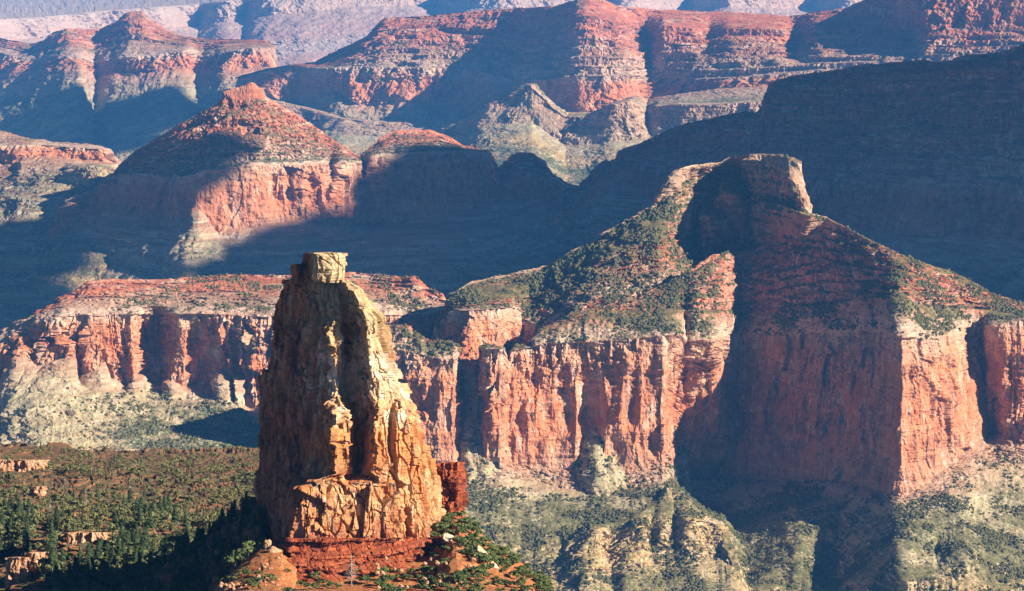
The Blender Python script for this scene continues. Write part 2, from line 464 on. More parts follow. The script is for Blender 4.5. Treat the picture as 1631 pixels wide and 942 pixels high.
landform('far_mesa', -120, 470, [
    (3.0, 0.45, HC), (4.2, 0.5, [(u, (v * 0.35 + vr * 0.65), d * .4 + dr * .6) for (u, vr, dr) in HR for v, d in [(np.interp(u, [p[0] for p in HC], [p[1] for p in HC]), np.interp(u, [p[0] for p in HC], [p[2] for p in HC]))]]),
    (4.8, 0.3, HR), (6.0, 0.0, HB), (7.2, 0.5, shift(HB, 45, -500)), (8.2, 0.5, shift(HB, 90, -1300)), (9.0, 0.5, shift(HB, 150, -2200))],
    [LEDGE, SLOPE, CLIFF, SLOPE, SLOPE, SLOPE], S=2.0, mat=mat3, amp=0.7, seed=111,
    label='far mesa with a small pointed summit and a pale cliff band, fading in haze', cat='mesa')

# ---- far ridge
GC = [(380, 122, 19600), (436, 108, 19500), (465, 103, 19500), (504, 98, 19500), (540, 80, 19500), (578, 62, 19300), (605, 38, 19200), (614, 28, 19150), (653, 27, 19100), (697, 24, 19000), (748, 18, 18900), (795, 15, 18800), (860, 11, 18400), (885, 10, 18200), (900, 5, 18000), (918, -1, 17900), (940, -6, 17900), (962, 0, 17900), (984, 9, 18000), (1053, 16, 18200), (1157, 19, 18100), (1260, 26, 18000), (1299, 19, 17800), (1346, 13, 17600), (1372, 2, 17500), (1400, -14, 17200), (1450, -30, 16800), (1540, -40, 16500), (1631, -45, 16300), (1900, -60, 16000)]
GS = [(380, 125, 19500), (436, 110, 19300), (504, 104, 19200), (560, 90, 18900), (600, 66, 18900), (614, 48, 18950), (653, 44, 18900), (700, 42, 18850), (748, 46, 18700), (795, 46, 18600), (830, 50, 18500), (870, 48, 18200), (900, 40, 17700), (915, 30, 17350), (930, 26, 17300), (985, 36, 17400), (1010, 45, 17800), (1030, 50, 17950), (1055, 40, 17550), (1100, 46, 17600), (1130, 52, 17700), (1160, 46, 17500), (1240, 48, 17450), (1270, 60, 17600), (1300, 46, 17200), (1400, 45, 17000), (1455, 50, 16800), (1480, 46, 16400), (1560, 45, 16300), (1631, 40, 16200), (1900, 30, 15900)]
GR = [(380, 128, 19400), (427, 114, 19000), (436, 111, 18950), (471, 106, 18950), (519, 109, 18700), (578, 106, 18500), (608, 107, 18400), (676, 108, 18300), (720, 110, 18400), (768, 114, 18300), (820, 128, 18100), (845, 130, 17500), (860, 127, 17250), (916, 122, 17000), (960, 121, 16950), (1002, 120, 17000), (1022, 122, 17200), (1030, 124, 17500), (1060, 126, 17450), (1091, 126, 17200), (1136, 125, 16900), (1198, 122, 16700), (1240, 118, 16600), (1300, 112, 16500), (1400, 110, 16300), (1631, 105, 15800), (1900, 100, 15500)]
GB = [(380, 150, 19200), (424, 143, 18850), (450, 160, 18800), (489, 162, 18750), (510, 150, 18700), (545, 148, 18550), (572, 165, 18350), (600, 170, 18300), (647, 162, 18150), (672, 165, 18200), (690, 185, 18250), (760, 190, 18100), (845, 178, 17350), (886, 178, 17100), (928, 178, 16850), (969, 180, 16800), (1011, 152, 16950), (1030, 158, 17300), (1097, 146, 17050), (1150, 140, 16750), (1198, 138, 16600), (1240, 136, 16500), (1400, 140, 16200), (1631, 140, 15700), (1900, 140, 15400)]
G2 = [(380, 165, 18900), (424, 160, 18600), (489, 172, 18500), (545, 190, 17900), (600, 195, 17800), (650, 195, 17800), (700, 205, 17700), (733, 208, 16400), (745, 194, 16300), (771, 176, 16200), (780, 167, 16150), (816, 152, 16100), (846, 136, 16050), (870, 160, 16000), (900, 186, 15900), (935, 186, 15800), (965, 176, 15700), (980, 166, 15650), (1002, 161, 15650), (1018, 172, 15700), (1026, 192, 16000), (1035, 186, 15800), (1052, 169, 15700), (1085, 166, 15600), (1142, 166, 15500), (1222, 162, 15400), (1300, 160, 15300), (1900, 160, 14800)]
G2B = [(380, 180, 18700), (424, 178, 18400), (489, 195, 18300), (545, 212, 17700), (600, 216, 17600), (650, 216, 17500), (700, 222, 17400), (733, 216, 16300), (771, 202, 16050), (816, 196, 15950), (846, 195, 15900), (900, 230, 15700), (935, 232, 15600), (980, 225, 15500), (1018, 222, 15550), (1035, 220, 15650), (1052, 212, 15600), (1142, 205, 15400), (1300, 205, 15200), (1900, 205, 14700)]
landform('far_ridge', 380, 1900, [
    (3.0, 0.3, GC), (3.4, 0.36, GS), (4.85, 0.42, GR), (6.1, 0.0, GB), (6.9, 0.55, shift(G2, -3, 260)), (6.3, 0.1, G2), (6.75, 0.0, G2B), (9.3, 0.6, shift(G2B, 40, -700)), (9.8, 0.6, shift(G2B, 110, -1800))],
    [CLIFF, LEDGE, CLIFF, SLOPE, SLOPE, CLIFF, SLOPE, SLOPE], S=1.7, mat=mat3, amp=0.75, seed=121, nled=6,
    label='long red ridge with banded ledges above a pink cliff, far across the canyon', cat='ridge')

# ---- lit bench at the left
EC = [(-120, 196, 12400), (0, 207, 12200), (36, 219, 12000), (89, 227, 11900), (143, 230, 11800), (166, 236, 11700), (175, 250, 11700), (192, 262, 11700), (240, 300, 11800), (330, 420, 12000)]
ER = [(-120, 222, 11800), (0, 232, 11600), (44, 230, 11550), (83, 232, 11550), (130, 236, 11500), (164, 238, 11450), (172, 255, 11550), (192, 266, 11600), (240, 310, 11700), (330, 430, 11900)]
EB = [(-120, 255, 11750), (0, 258, 11570), (28, 262, 11500), (39, 250, 11500), (83, 250, 11480), (132, 258, 11440), (172, 260, 11400), (192, 272, 11500), (240, 320, 11650), (330, 440, 11850)]
landform('left_bench', -120, 330, [
    (4.2, 0.5, EC), (4.9, 0.3, ER), (6.1, 0.0, EB), (6.9, 0.45, [(-120, 300, 11300), (0, 300, 11150), (60, 290, 11000), (110, 280, 10950), (125, 266, 10900), (150, 262, 10880), (190, 275, 10900), (240, 330, 11300), (330, 450, 11700)]),
    (7.3, 0.4, [(-120, 320, 11100), (0, 318, 10950), (60, 310, 10800), (110, 304, 10850), (125, 304, 10850), (150, 300, 10830), (190, 300, 10850), (240, 340, 11200), (330, 460, 11600)]),
    (8.0, 0.5, [(-120, 400, 10300), (0, 400, 10250), (100, 400, 10200), (200, 400, 10200), (330, 480, 10800)]),
    (9.4, 0.5, [(-120, 520, 9500), (0, 520, 9500), (330, 520, 9600)])],
    [SLOPE, CLIFF, SLOPE, CLIFF, SLOPE, SLOPE], S=1.6, mat=mat2, amp=0.8, seed=131,
    label='sunlit bench with a low pink cliff band above pale scree', cat='bench')

# ---- mid butte with its two lesser knobs
DS = [(40, 480, 10600), (66, 420, 10500), (88, 357, 10500), (114, 316, 10600), (130, 305, 10650), (154, 294, 10700), (179, 280, 10750), (190, 266, 10750), (210, 244, 10700), (248, 222, 10560), (282, 199, 10420), (332, 174, 10400), (355, 158, 10400), (358, 146, 10410), (379, 140, 10430), (401, 132, 10430), (419, 142, 10440), (422, 152, 10450), (451, 170, 10500), (477, 187, 10550), (513, 210, 10600), (549, 235, 10600), (563, 244, 10600), (570, 250, 10750), (580, 248, 10900), (586, 239, 10900), (607, 219, 10950), (632, 208, 11000), (686, 207, 11050), (715, 217, 11050), (740, 232, 11050), (778, 240, 11000), (783, 262, 11150), (792, 268, 11300), (802, 260, 11300), (815, 247, 11300), (829, 243, 11300), (849, 244, 11300), (866, 257, 11350), (880, 278, 11400), (904, 293, 11450), (921, 297, 11500), (960, 330, 11600)]
DCB = [(40, 482, 10590), (88, 359, 10490), (130, 307, 10640), (179, 282, 10740), (210, 247, 10690), (248, 225, 10540), (282, 203, 10395), (332, 179, 10370), (354, 163, 10370), (380, 161, 10380), (421, 159, 10390), (451, 174, 10470), (477, 191, 10530), (513, 213, 10580), (549, 237, 10590), (563, 246, 10590), (570, 252, 10740), (586, 242, 10880), (632, 212, 10970), (686, 211, 11020), (740, 235, 11030), (778, 242, 10990), (792, 270, 11290), (829, 246, 11280), (849, 247, 11280), (880, 281, 11380), (960, 332, 11590)]
DR = [(40, 490, 10500), (66, 430, 10400), (88, 366, 10420), (114, 324, 10520), (130, 312, 10560), (160, 298, 10600), (179, 284, 10560), (229, 281, 10330), (276, 286, 10120), (317, 283, 10000), (324, 279, 10000), (332, 275, 10010), (404, 264, 10050), (484, 263, 10140), (516, 261, 10200), (522, 262, 10330), (534, 262, 10330), (540, 261, 10230), (560, 261, 10260), (567, 262, 10450), (580, 262, 10600), (592, 252, 10480), (620, 250, 10500), (626, 250, 10600), (634, 249, 10560), (675, 246, 10600), (722, 244, 10700), (778, 245, 10850), (786, 275, 11050), (800, 280, 11200), (829, 270, 11100), (849, 272, 11100), (880, 290, 11300), (960, 340, 11550)]
DB = [(40, 500, 10400), (66, 440, 10300), (88, 380, 10330), (114, 345, 10420), (130, 345, 10430), (160, 340, 10400), (179, 340, 10330), (229, 345, 10200), (276, 350, 10080), (300, 352, 9960), (312, 330, 9960), (325, 350, 9950), (345, 372, 9950), (365, 366, 9960), (404, 362, 9990), (448, 352, 10060), (484, 352, 10090), (538, 358, 10180), (578, 358, 10420), (632, 355, 10450), (722, 338, 10600), (778, 325, 10780), (829, 320, 11000), (880, 330, 11150), (960, 380, 11400)]
DT = [(40, 530, 10550), (66, 470, 10450), (100, 430, 10350), (179, 420, 10100), (229, 425, 9880), (262, 440, 9700), (270, 432, 9680), (285, 406, 9700), (300, 395, 9720), (340, 395, 9740), (365, 420, 9720), (404, 425, 9700), (484, 425, 9750), (538, 425, 9850), (632, 425, 9950), (722, 415, 10000), (829, 400, 10300), (960, 440, 10700)]
landform('middle_butte', 40, 960, [
    (2.9, 0.4, DS), (3.15, 0.5, DCB), (4.75, 0.62, shift(DR, -6, 25)), (5.0, 0.2, DR), (5.5, 0, midline(DR, DB, 0.5, 10, 16)), (6.1, 0.0, DB), (7.4, 0.35, DT), (9.0, 0.6, shift(DT, 70, -600)), (9.8, 0.6, shift(DT, 170, -1500))],
    [CLIFF, LEDGE, SLOPE, CLIFF, CLIFF, SLOPE, SLOPE, SLOPE], S=1.45, mat=mat2, amp=0.62, seed=141, nled=7,
    label='middle butte with a small red cap, layered slopes and a pink sunlit cliff', cat='butte')

# ---- shaded ridge at the right
FC = [(900, 300, 11300), (921, 298, 11250), (938, 281, 11200), (951, 264, 11150), (960, 258, 11120), (982, 253, 11080), (984, 241, 11050), (1008, 232, 11000), (1038, 220, 10900), (1085, 199, 10700), (1142, 187, 10550), (1186, 177, 10450), (1204, 180, 10400), (1222, 168, 10350), (1229, 131, 10300), (1260, 120, 10250), (1305, 116, 10150), (1358, 106, 10050), (1409, 100, 9950), (1448, 97, 9850), (1513, 97, 9700), (1537, 88, 9650), (1596, 83, 9500), (1631, 71, 9450), (1750, 50, 9200), (2100, 0, 8600)]
FR = [(900, 330, 11200), (921, 320, 11150), (951, 290, 11050), (982, 255, 10980), (1040, 262, 10760), (1085, 270, 10600), (1142, 278, 10420), (1204, 283, 10200), (1292, 285, 9900), (1413, 282, 9600), (1631, 286, 9100), (1750, 290, 8900), (2100, 300, 8300)]
FB = [(900, 350, 11000), (921, 335, 10950), (951, 310, 10850), (982, 284, 10900), (1040, 310, 10650), (1085, 330, 10480), (1142, 345, 10300), (1204, 352, 10080), (1292, 360, 9800), (1413, 375, 9500), (1631, 380, 9000), (1750, 385, 8800), (2100, 390, 8200)]
landform('shaded_ridge', 900, 2100, [
    (3.0, 0.55, FC), (3.6, 0.5, [(u, v + 22, d - 120) for u, v, d in FC]), (4.8, 0.45, FR), (6.1, 0.0, FB), (7.4, 0.5, shift(FB, 60, -350)), (9.0, 0.6, shift(FB, 150, -1000)), (9.8, 0.6, shift(FB, 260, -1900))],
    [LEDGE, LEDGE, CLIFF, SLOPE, SLOPE, SLOPE], S=1.4, mat=mat2, amp=0.85, seed=151,
    label='broad ridge lying wholly in blue shade behind the right butte', cat='ridge')

# ---- left cliffs
BC = [(-160, 590, 6600), (-60, 560, 6550), (0, 535, 6500), (22, 523, 6480), (36, 519, 6480), (47, 511, 6500), (83, 487, 6500), (108, 469, 6520), (141, 447, 6560), (181, 445, 6600), (267, 445, 6650), (289, 443, 6680), (361, 437, 6700), (455, 439, 6700), (546, 433, 6700), (588, 436, 6680), (633, 441, 6600), (659, 440, 6560), (677, 457, 6520), (704, 469, 6480), (709, 480, 6480), (740, 560, 6600)]
BL = [(-160, 586, 6460), (-60, 556, 6430), (0, 531, 6400), (36, 512, 6380), (100, 492, 6330), (128, 487, 6350), (200, 487, 6370), (260, 487, 6400), (330, 486, 6390), (426, 490, 6350), (546, 476, 6390), (647, 488, 6430), (709, 486, 6430), (740, 566, 6550)]
BR = [(-160, 600, 6399), (-60, 570, 6378), (0, 545, 6349), (36, 526, 6327), (47, 520, 6322), (70, 512, 6297), (78, 511, 6304), (100, 506, 6285), (110, 504, 6280), (114, 503, 6300), (126, 502, 6293), (140, 501, 6280), (160, 503, 6284), (185, 501, 6290), (214, 501, 6275), (220, 502, 6400), (262, 502, 6450), (284, 501, 6300), (300, 500, 6293), (330, 500, 6296), (350, 500, 6292), (372, 502, 6302), (400, 503, 6282), (426, 505, 6270), (470, 500, 6281), (546, 490, 6320), (600, 500, 6350), (647, 502, 6374), (677, 503, 6366), (701, 497, 6378), (709, 500, 6394), (740, 580, 6481)]
BB = [(-160, 680, 6249), (-60, 665, 6240), (0, 640, 6241), (15, 588, 6246), (30, 568, 6249), (60, 585, 6247), (90, 574, 6247), (112, 569, 6245), (116, 598, 6257), (126, 611, 6257), (134, 626, 6250), (150, 597, 6253), (164, 577, 6253), (168, 599, 6268), (198, 614, 6286), (204, 623, 6282), (216, 604, 6238), (224, 597, 6342), (262, 613, 6386), (270, 606, 6290), (296, 624, 6295), (302, 617, 6331), (346, 618, 6328), (352, 586, 6293), (376, 638, 6268), (380, 596, 6278), (390, 635, 6266), (398, 651, 6240), (415, 650, 6231), (470, 640, 6232), (546, 600, 6281), (600, 570, 6319), (647, 565, 6345), (677, 570, 6352), (740, 640, 6439)]
def evened(pts, win=70.0):
    us = np.array([p[0] for p in pts], float); g = np.arange(us.min(), us.max() + 1)
    out = []
    for u in np.arange(us.min(), us.max() + 1, 12.0):
        w = np.exp(-((g - u) / (win * 0.5)) ** 2); w /= w.sum()
        out.append((float(u), float((np.interp(g, us, [p[1] for p in pts]) * w).sum()), float((np.interp(g, us, [p[2] for p in pts]) * w).sum())))
    return out
landform('left_cliffs', -160, 740, [
    (3.1, 0.3, BC), (4.55, 0.4, BL), (5.0, 0.15, BR), (5.35, 0, midline(BR, BB, 0.35, 8, 14)), (5.75, 0, midline(BR, BB, 0.7, 9, 14)), (6.2, 0.0, BB), (6.9, 0.5, shift(evened(BB), 26, -85)), (7.4, 0.6, shift(evened(BB, 110), 62, -200)), (8.1, 0.65, [(-160, 780, 5800), (0, 740, 5850), (200, 735, 5850), (420, 730, 5850), (740, 760, 5950)]), (9.0, 0.8, [(-160, 900, 5400), (0, 880, 5400), (420, 880, 5400), (740, 900, 5500)])],
    [LEDGE, SLOPE, CLIFF, CLIFF, CLIFF, SLOPE, SLOPE, SLOPE, SLOPE], S=0.95, mat=mat1b, amp=0.85, vegmul=lambda u: 0.35 + 0.65 * smooth(120, 260, u), seed=163, nled=8,
    label='red ledges over a pale streaked cliff with deep alcoves, left of the spire', cat='cliffs')

# ---- right butte: summit and shoulder
C1S = [(690, 575, 6330), (702, 505, 6300), (710, 482, 6250), (724, 465, 6200), (751, 449, 6300), (822, 434, 6330), (870, 424, 6360), (911, 400, 6370), (951, 380, 6380), (989, 356, 6390), (1036, 330, 6420), (1055, 319, 6430), (1057, 298, 6430), (1078, 270, 6430), (1110, 262, 6480), (1151, 258, 6560), (1171, 248, 6560), (1199, 245, 6500), (1232, 245, 6430), (1262, 250, 6320), (1272, 258, 6280), (1277, 293, 6265), (1288, 317, 6265), (1291, 340, 6290), (1316, 347, 6370), (1373, 377, 6400), (1421, 402, 6400), (1640, 520, 6500)]
C1B = [(690, 577, 6320), (702, 508, 6290), (724, 469, 6180), (751, 453, 6280), (822, 438, 6310), (870, 428, 6340), (911, 404, 6350), (951, 384, 6360), (989, 360, 6370), (1036, 334, 6400), (1055, 325, 6410), (1066, 312, 6395), (1080, 288, 6440), (1110, 276, 6560), (1151, 274, 6640), (1171, 268, 6640), (1190, 266, 6600), (1206, 264, 6430), (1222, 264, 6450), (1250, 272, 6300), (1262, 285, 6240), (1276, 318, 6230), (1286, 342, 6245), (1316, 352, 6350), (1373, 382, 6380), (1640, 525, 6480)]
C1Q = [(690, 580, 6310), (702, 510, 6270), (724, 474, 6140), (751, 462, 6180), (822, 452, 6270), (870, 440, 6300), (911, 420, 6300), (951, 400, 6300), (989, 376, 6320), (1036, 350, 6345), (1057, 340, 6370), (1075, 330, 6390), (1095, 325, 6490), (1110, 325, 6540), (1140, 325, 6580), (1152, 318, 6540), (1162, 305, 6430), (1172, 312, 6440), (1187, 325, 6550), (1205, 325, 6520), (1225, 322, 6440), (1250, 325, 6340), (1265, 330, 6270), (1280, 338, 6235), (1288, 344, 6240), (1316, 356, 6345), (1373, 386, 6375), (1640, 528, 6470)]
C1M = [(690, 585, 6290), (702, 512, 6230), (724, 482, 6080), (751, 478, 6040), (800, 474, 6080), (840, 476, 6230), (900, 450, 6220), (951, 425, 6210), (1000, 400, 6210), (1050, 375, 6230), (1080, 372, 6440), (1100, 380, 6520), (1116, 365, 6540), (1126, 345, 6400), (1140, 345, 6470), (1165, 372, 6560), (1190, 385, 6530), (1230, 380, 6420), (1265, 375, 6290), (1316, 378, 6345), (1373, 405, 6400), (1640, 540, 6440)]
C1R = [(690, 600, 6270), (702, 525, 6180), (724, 494, 6000), (745, 496, 5960), (800, 490, 5990), (806, 489, 6090), (830, 500, 6150), (863, 520, 6080), (900, 500, 6070), (951, 470, 6060), (1000, 470, 6070), (1050, 455, 6110), (1090, 445, 6280), (1130, 440, 6600), (1316, 450, 6650), (1373, 470, 6440), (1640, 580, 6500)]
C1L = [(690, 700, 6200), (702, 640, 6130), (724, 590, 5970), (745, 580, 5930), (800, 570, 5960), (806, 580, 6060), (863, 600, 6040), (951, 560, 5990), (1050, 550, 6100), (1130, 560, 6640), (1640, 660, 6450)]
landform('right_butte_summit', 690, 1640, [
    (0.4, 0.4, C1S), (1.0, 0.7, C1B), (2.2, 0.85, C1Q), (2.7, 0.8, C1M), (4.9, 0.5, C1R), (6.0, 0.0, C1L), (7.0, 0.3, shift(C1L, 120, -120)), (8.0, 0.3, shift(C1L, 260, -350))],
    [CLIFF, LEDGE, SLOPE, LEDGE, CLIFF, SLOPE, SLOPE], S=0.85, mat=mat1, amp=0.8, seed=174, nled=9, vlo=-0.1, vhi=0.22,
    label='flat topped summit of the right butte above brush covered slopes', cat='butte')

# ---- right butte: ledges, great cliff and spurs
K = [(560, 560, 6050), (600, 519, 5870), (618, 517, 5850), (647, 518, 5850), (656, 527, 5840), (680, 542, 5820), (719, 545, 5800), (728, 551, 5790), (732, 575, 6000), (764, 580, 6000), (768, 552, 5800), (800, 551, 5790), (804, 572, 5830), (814, 574, 5850), (820, 552, 5870), (851, 545, 5900), (864, 524, 5920), (904, 502, 5950), (934, 481, 5980), (965, 470, 6000), (1016, 471, 6010), (1040, 461, 6030), (1094, 434, 6080), (1135, 406, 6120), (1157, 403, 6160), (1166, 402, 6420), (1200, 398, 6420), (1260, 372, 6390), (1316, 347, 6290), (1373, 376, 6190), (1421, 399, 6090), (1462, 415, 6130), (1500, 428, 6200), (1534, 441, 6230), (1579, 467, 6250), (1631, 482, 6280), (1700, 500, 6300), (1900, 560, 6300)]
S1 = [(560, 562, 6040), (600, 522, 5850), (647, 522, 5835), (680, 545, 5815), (719, 548, 5790), (728, 554, 5780), (732, 577, 5990), (764, 582, 5990), (768, 554, 5790), (800, 553, 5780), (804, 574, 5825), (814, 576, 5845), (820, 554, 5865), (851, 547, 5890), (864, 528, 5900), (904, 514, 5910), (934, 506, 5920), (965, 504, 5930), (1016, 501, 5940), (1076, 492, 5950), (1094, 496, 5980), (1104, 494, 5950), (1147, 498, 5990), (1160, 500, 6250), (1168, 500, 6380), (1200, 496, 6350), (1250, 490, 6270), (1320, 484, 6160), (1400, 474, 6000), (1424, 470, 5930), (1437, 478, 5880), (1470, 488, 5960), (1530, 490, 6080), (1587, 496, 6150), (1631, 500, 6150), (1700, 510, 6170), (1900, 570, 6200)]
R1 = [(560, 575, 6020), (600, 560, 5830), (618, 556, 5815), (656, 560, 5800), (680, 566, 5790), (715, 572, 5765), (728, 573, 5760), (732, 580, 5990), (764, 585, 5990), (768, 556, 5785), (800, 555, 5770), (804, 576, 5822), (814, 578, 5842), (822, 558, 5850), (851, 552, 5860), (872, 547, 5860), (932, 546, 5850), (1012, 540, 5840), (1070, 533, 5840), (1078, 540, 5855), (1084, 556, 5940), (1092, 552, 5950), (1098, 542, 5890), (1135, 540, 5900), (1148, 538, 5980), (1156, 533, 6250), (1170, 532, 6320), (1200, 532, 6280), (1292, 531, 6140), (1370, 529, 6020), (1413, 528, 5920), (1428, 534, 5790), (1435, 540, 5770), (1494, 539, 5860), (1525, 522, 5960), (1536, 522, 6100), (1570, 524, 6130), (1580, 519, 6000), (1631, 510, 5990), (1700, 520, 6050), (1900, 580, 6100)]
BA = [(560, 720, 5950), (600, 712, 5780), (640, 708, 5765), (690, 712, 5745), (705, 735, 5735), (728, 740, 5740), (735, 740, 5900), (762, 742, 5890), (770, 745, 5750), (800, 746, 5745), (806, 735, 5790), (814, 735, 5800), (824, 740, 5800), (851, 744, 5810), (919, 748, 5810), (926, 752, 5850), (950, 754, 5840), (956, 752, 5790), (1012, 742, 5790), (1060, 735, 5800), (1068, 755, 6100), (1141, 752, 6240), (1232, 760, 6160), (1340, 764, 5990), (1395, 778, 5840), (1425, 787, 5730), (1442, 794, 5710), (1486, 762, 5770), (1547, 714, 5880), (1560, 690, 6020), (1587, 687, 6040), (1605, 695, 5960), (1631, 705, 5930), (1700, 710, 5980), (1900, 740, 6050)]
MU = [(560, 745, 5910), (600, 745, 5820), (690, 752, 5740), (736, 765, 5700), (800, 762, 5710), (851, 765, 5760), (886, 777, 5755), (920, 780, 5745), (930, 768, 5790), (950, 772, 5780), (956, 783, 5730), (969, 783, 5730), (1007, 777, 5740), (1060, 764, 5750), (1070, 768, 6080), (1141, 760, 6220), (1232, 768, 6140), (1340, 772, 5970), (1395, 786, 5815), (1430, 800, 5690), (1442, 806, 5670), (1486, 790, 5710), (1547, 760, 5790), (1600, 735, 5880), (1650, 745, 5880), (1900, 770, 6000)]
TA = [(560, 780, 5820), (690, 785, 5650), (736, 790, 5620), (851, 800, 5640), (919, 806, 5630), (1000, 800, 5640), (1050, 785, 5660), (1066, 772, 5700), (1076, 785, 6000), (1110, 806, 6060), (1150, 812, 6050), (1200, 812, 6010), (1250, 812, 5940), (1272, 806, 5890), (1297, 812, 5860), (1340, 820, 5830), (1400, 835, 5660), (1442, 838, 5560), (1500, 825, 5610), (1600, 810, 5720), (1900, 850, 5850)]
HO = [(560, 815, 5720), (690, 815, 5570), (736, 818, 5550), (851, 825, 5570), (919, 830, 5560), (1000, 818, 5580), (1050, 796, 5630), (1064, 774, 5680), (1072, 778, 5750), (1078, 779, 5850), (1122, 817, 5830), (1147, 830, 5800), (1163, 880, 5700), (1176, 922, 5600), (1184, 945, 5560), (1240, 900, 5640), (1272, 892, 5630), (1300, 905, 5640), (1340, 935, 5580), (1400, 900, 5480), (1442, 890, 5440), (1490, 885, 5500), (1530, 880, 5460), (1600, 870, 5560), (1900, 900, 5700)]
SPU = [(560, 845, 5630), (690, 840, 5500), (736, 840, 5490), (851, 845, 5510), (919, 848, 5500), (953, 836, 5510), (1000, 828, 5530), (1050, 800, 5600), (1064, 776, 5660), (1077, 781, 5640), (1122, 818, 5560), (1147, 831, 5530), (1163, 881, 5420), (1176, 923, 5350), (1186, 950, 5330), (1240, 930, 5560), (1340, 955, 5500), (1400, 930, 5410), (1442, 925, 5370), (1540, 915, 5400), (1600, 900, 5480), (1900, 930, 5600)]
TT = [(560, 905, 5500), (690, 900, 5380), (736, 900, 5370), (851, 900, 5400), (900, 885, 5420), (924, 856, 5440), (953, 842, 5435), (970, 862, 5475), (985, 850, 5480), (1023, 832, 5470), (1036, 848, 5510), (1055, 838, 5480), (1075, 842, 5520), (1096, 828, 5490), (1130, 832, 5510), (1147, 836, 5510), (1163, 886, 5400), (1176, 928, 5330), (1186, 955, 5310), (1240, 950, 5520), (1400, 955, 5360), (1540, 945, 5350), (1900, 960, 5500)]
TB = [(560, 960, 5350), (851, 950, 5280), (900, 935, 5290), (935, 918, 5290), (950, 925, 5300), (975, 920, 5350), (1000, 906, 5350), (1039, 902, 5390), (1060, 900, 5410), (1102, 896, 5400), (1150, 888, 5430), (1163, 900, 5390), (1176, 934, 5320), (1186, 960, 5300), (1240, 970, 5490), (1900, 985, 5400)]
landform('right_butte_cliffs', 560, 1900, [
    (3.1, 0.7, K), (4.05, 0.7, S1), (5.0, 0.5, R1), (5.3, 0, midline(R1, BA, 0.28, 5, 11)), (5.65, 0, midline(R1, BA, 0.58, 6, 13)), (5.95, 0, midline(R1, BA, 0.84, 7, 10)), (6.15, 0.0, BA), (6.55, 0.35, MU), (7.3, 0.62, TA), (7.7, 0.66, HO), (8.0, 0.66, SPU), (8.2, 0.55, TT), (8.9, 0.5, TB), (9.6, 0.7, shift(TB, 60, -180)), (9.9, 0.7, shift(TB, 200, -600))],
    [LEDGE, SLOPE, CLIFF, CLIFF, CLIFF, CLIFF, LEDGE, SLOPE, SLOPE, SLOPE, SLOPE, LEDGE, SLOPE, SLOPE], S=0.85, mat=mat1, amp=0.62, seed=181, nled=8,
    label='great red cliff of the right butte with a shadowed alcove and green talus', cat='butte', du=1.25, dv=1.25)

# ------------------------------------------------------------------ scrub on the nearer slopes
def ico():
    t = (1 + 5 ** 0.5) / 2
    v = np.array([(-1, t, 0), (1, t, 0), (-1, -t, 0), (1, -t, 0), (0, -1, t), (0, 1, t), (0, -1, -t), (0, 1, -t), (t, 0, -1), (t, 0, 1), (-t, 0, -1), (-t, 0, 1)], float)
    v /= np.linalg.norm(v[0])
    f = np.array([(0, 11, 5), (0, 5, 1), (0, 1, 7), (0, 7, 10), (0, 10, 11), (1, 5, 9), (5, 11, 4), (11, 10, 2), (10, 7, 6), (7, 1, 8), (3, 9, 4), (3, 4, 2), (3, 2, 6), (3, 6, 8), (3, 8, 9), (4, 9, 5), (2, 4, 11), (6, 2, 10), (8, 6, 7), (9, 8, 1)])
    return v, f
ICV, ICF = ico()
def leaf_material(name, c0, c1):
    M = NT(name)
    nz = M.noise(M.coords(0.9, 0.9, 0.9), 1, 3, 0.7)
    gi = M.n('ShaderNodeNewGeometry'); oi = M.n('ShaderNodeObjectInfo')
    pt = M.noise(M.coords(0.16, 0.16, 0.16), 1, 2, 0.6)
    tone = M.math('ADD', M.math('MULTIPLY', oi.outputs['Random'], 0.30), M.math('MULTIPLY', pt, 0.5))
    col = M.ramp(M.math('ADD', M.math('MULTIPLY', gi.outputs['Random Per Island'], 0.35), M.math('ADD', tone, M.math('MULTIPLY', nz, 0.0))), [(0.15, c0), (0.75, c1)])
    M.base(col)
    return M.m
scrub_mat = leaf_material('scrub_leaves', (0.025, 0.030, 0.012), (0.112, 0.104, 0.044))

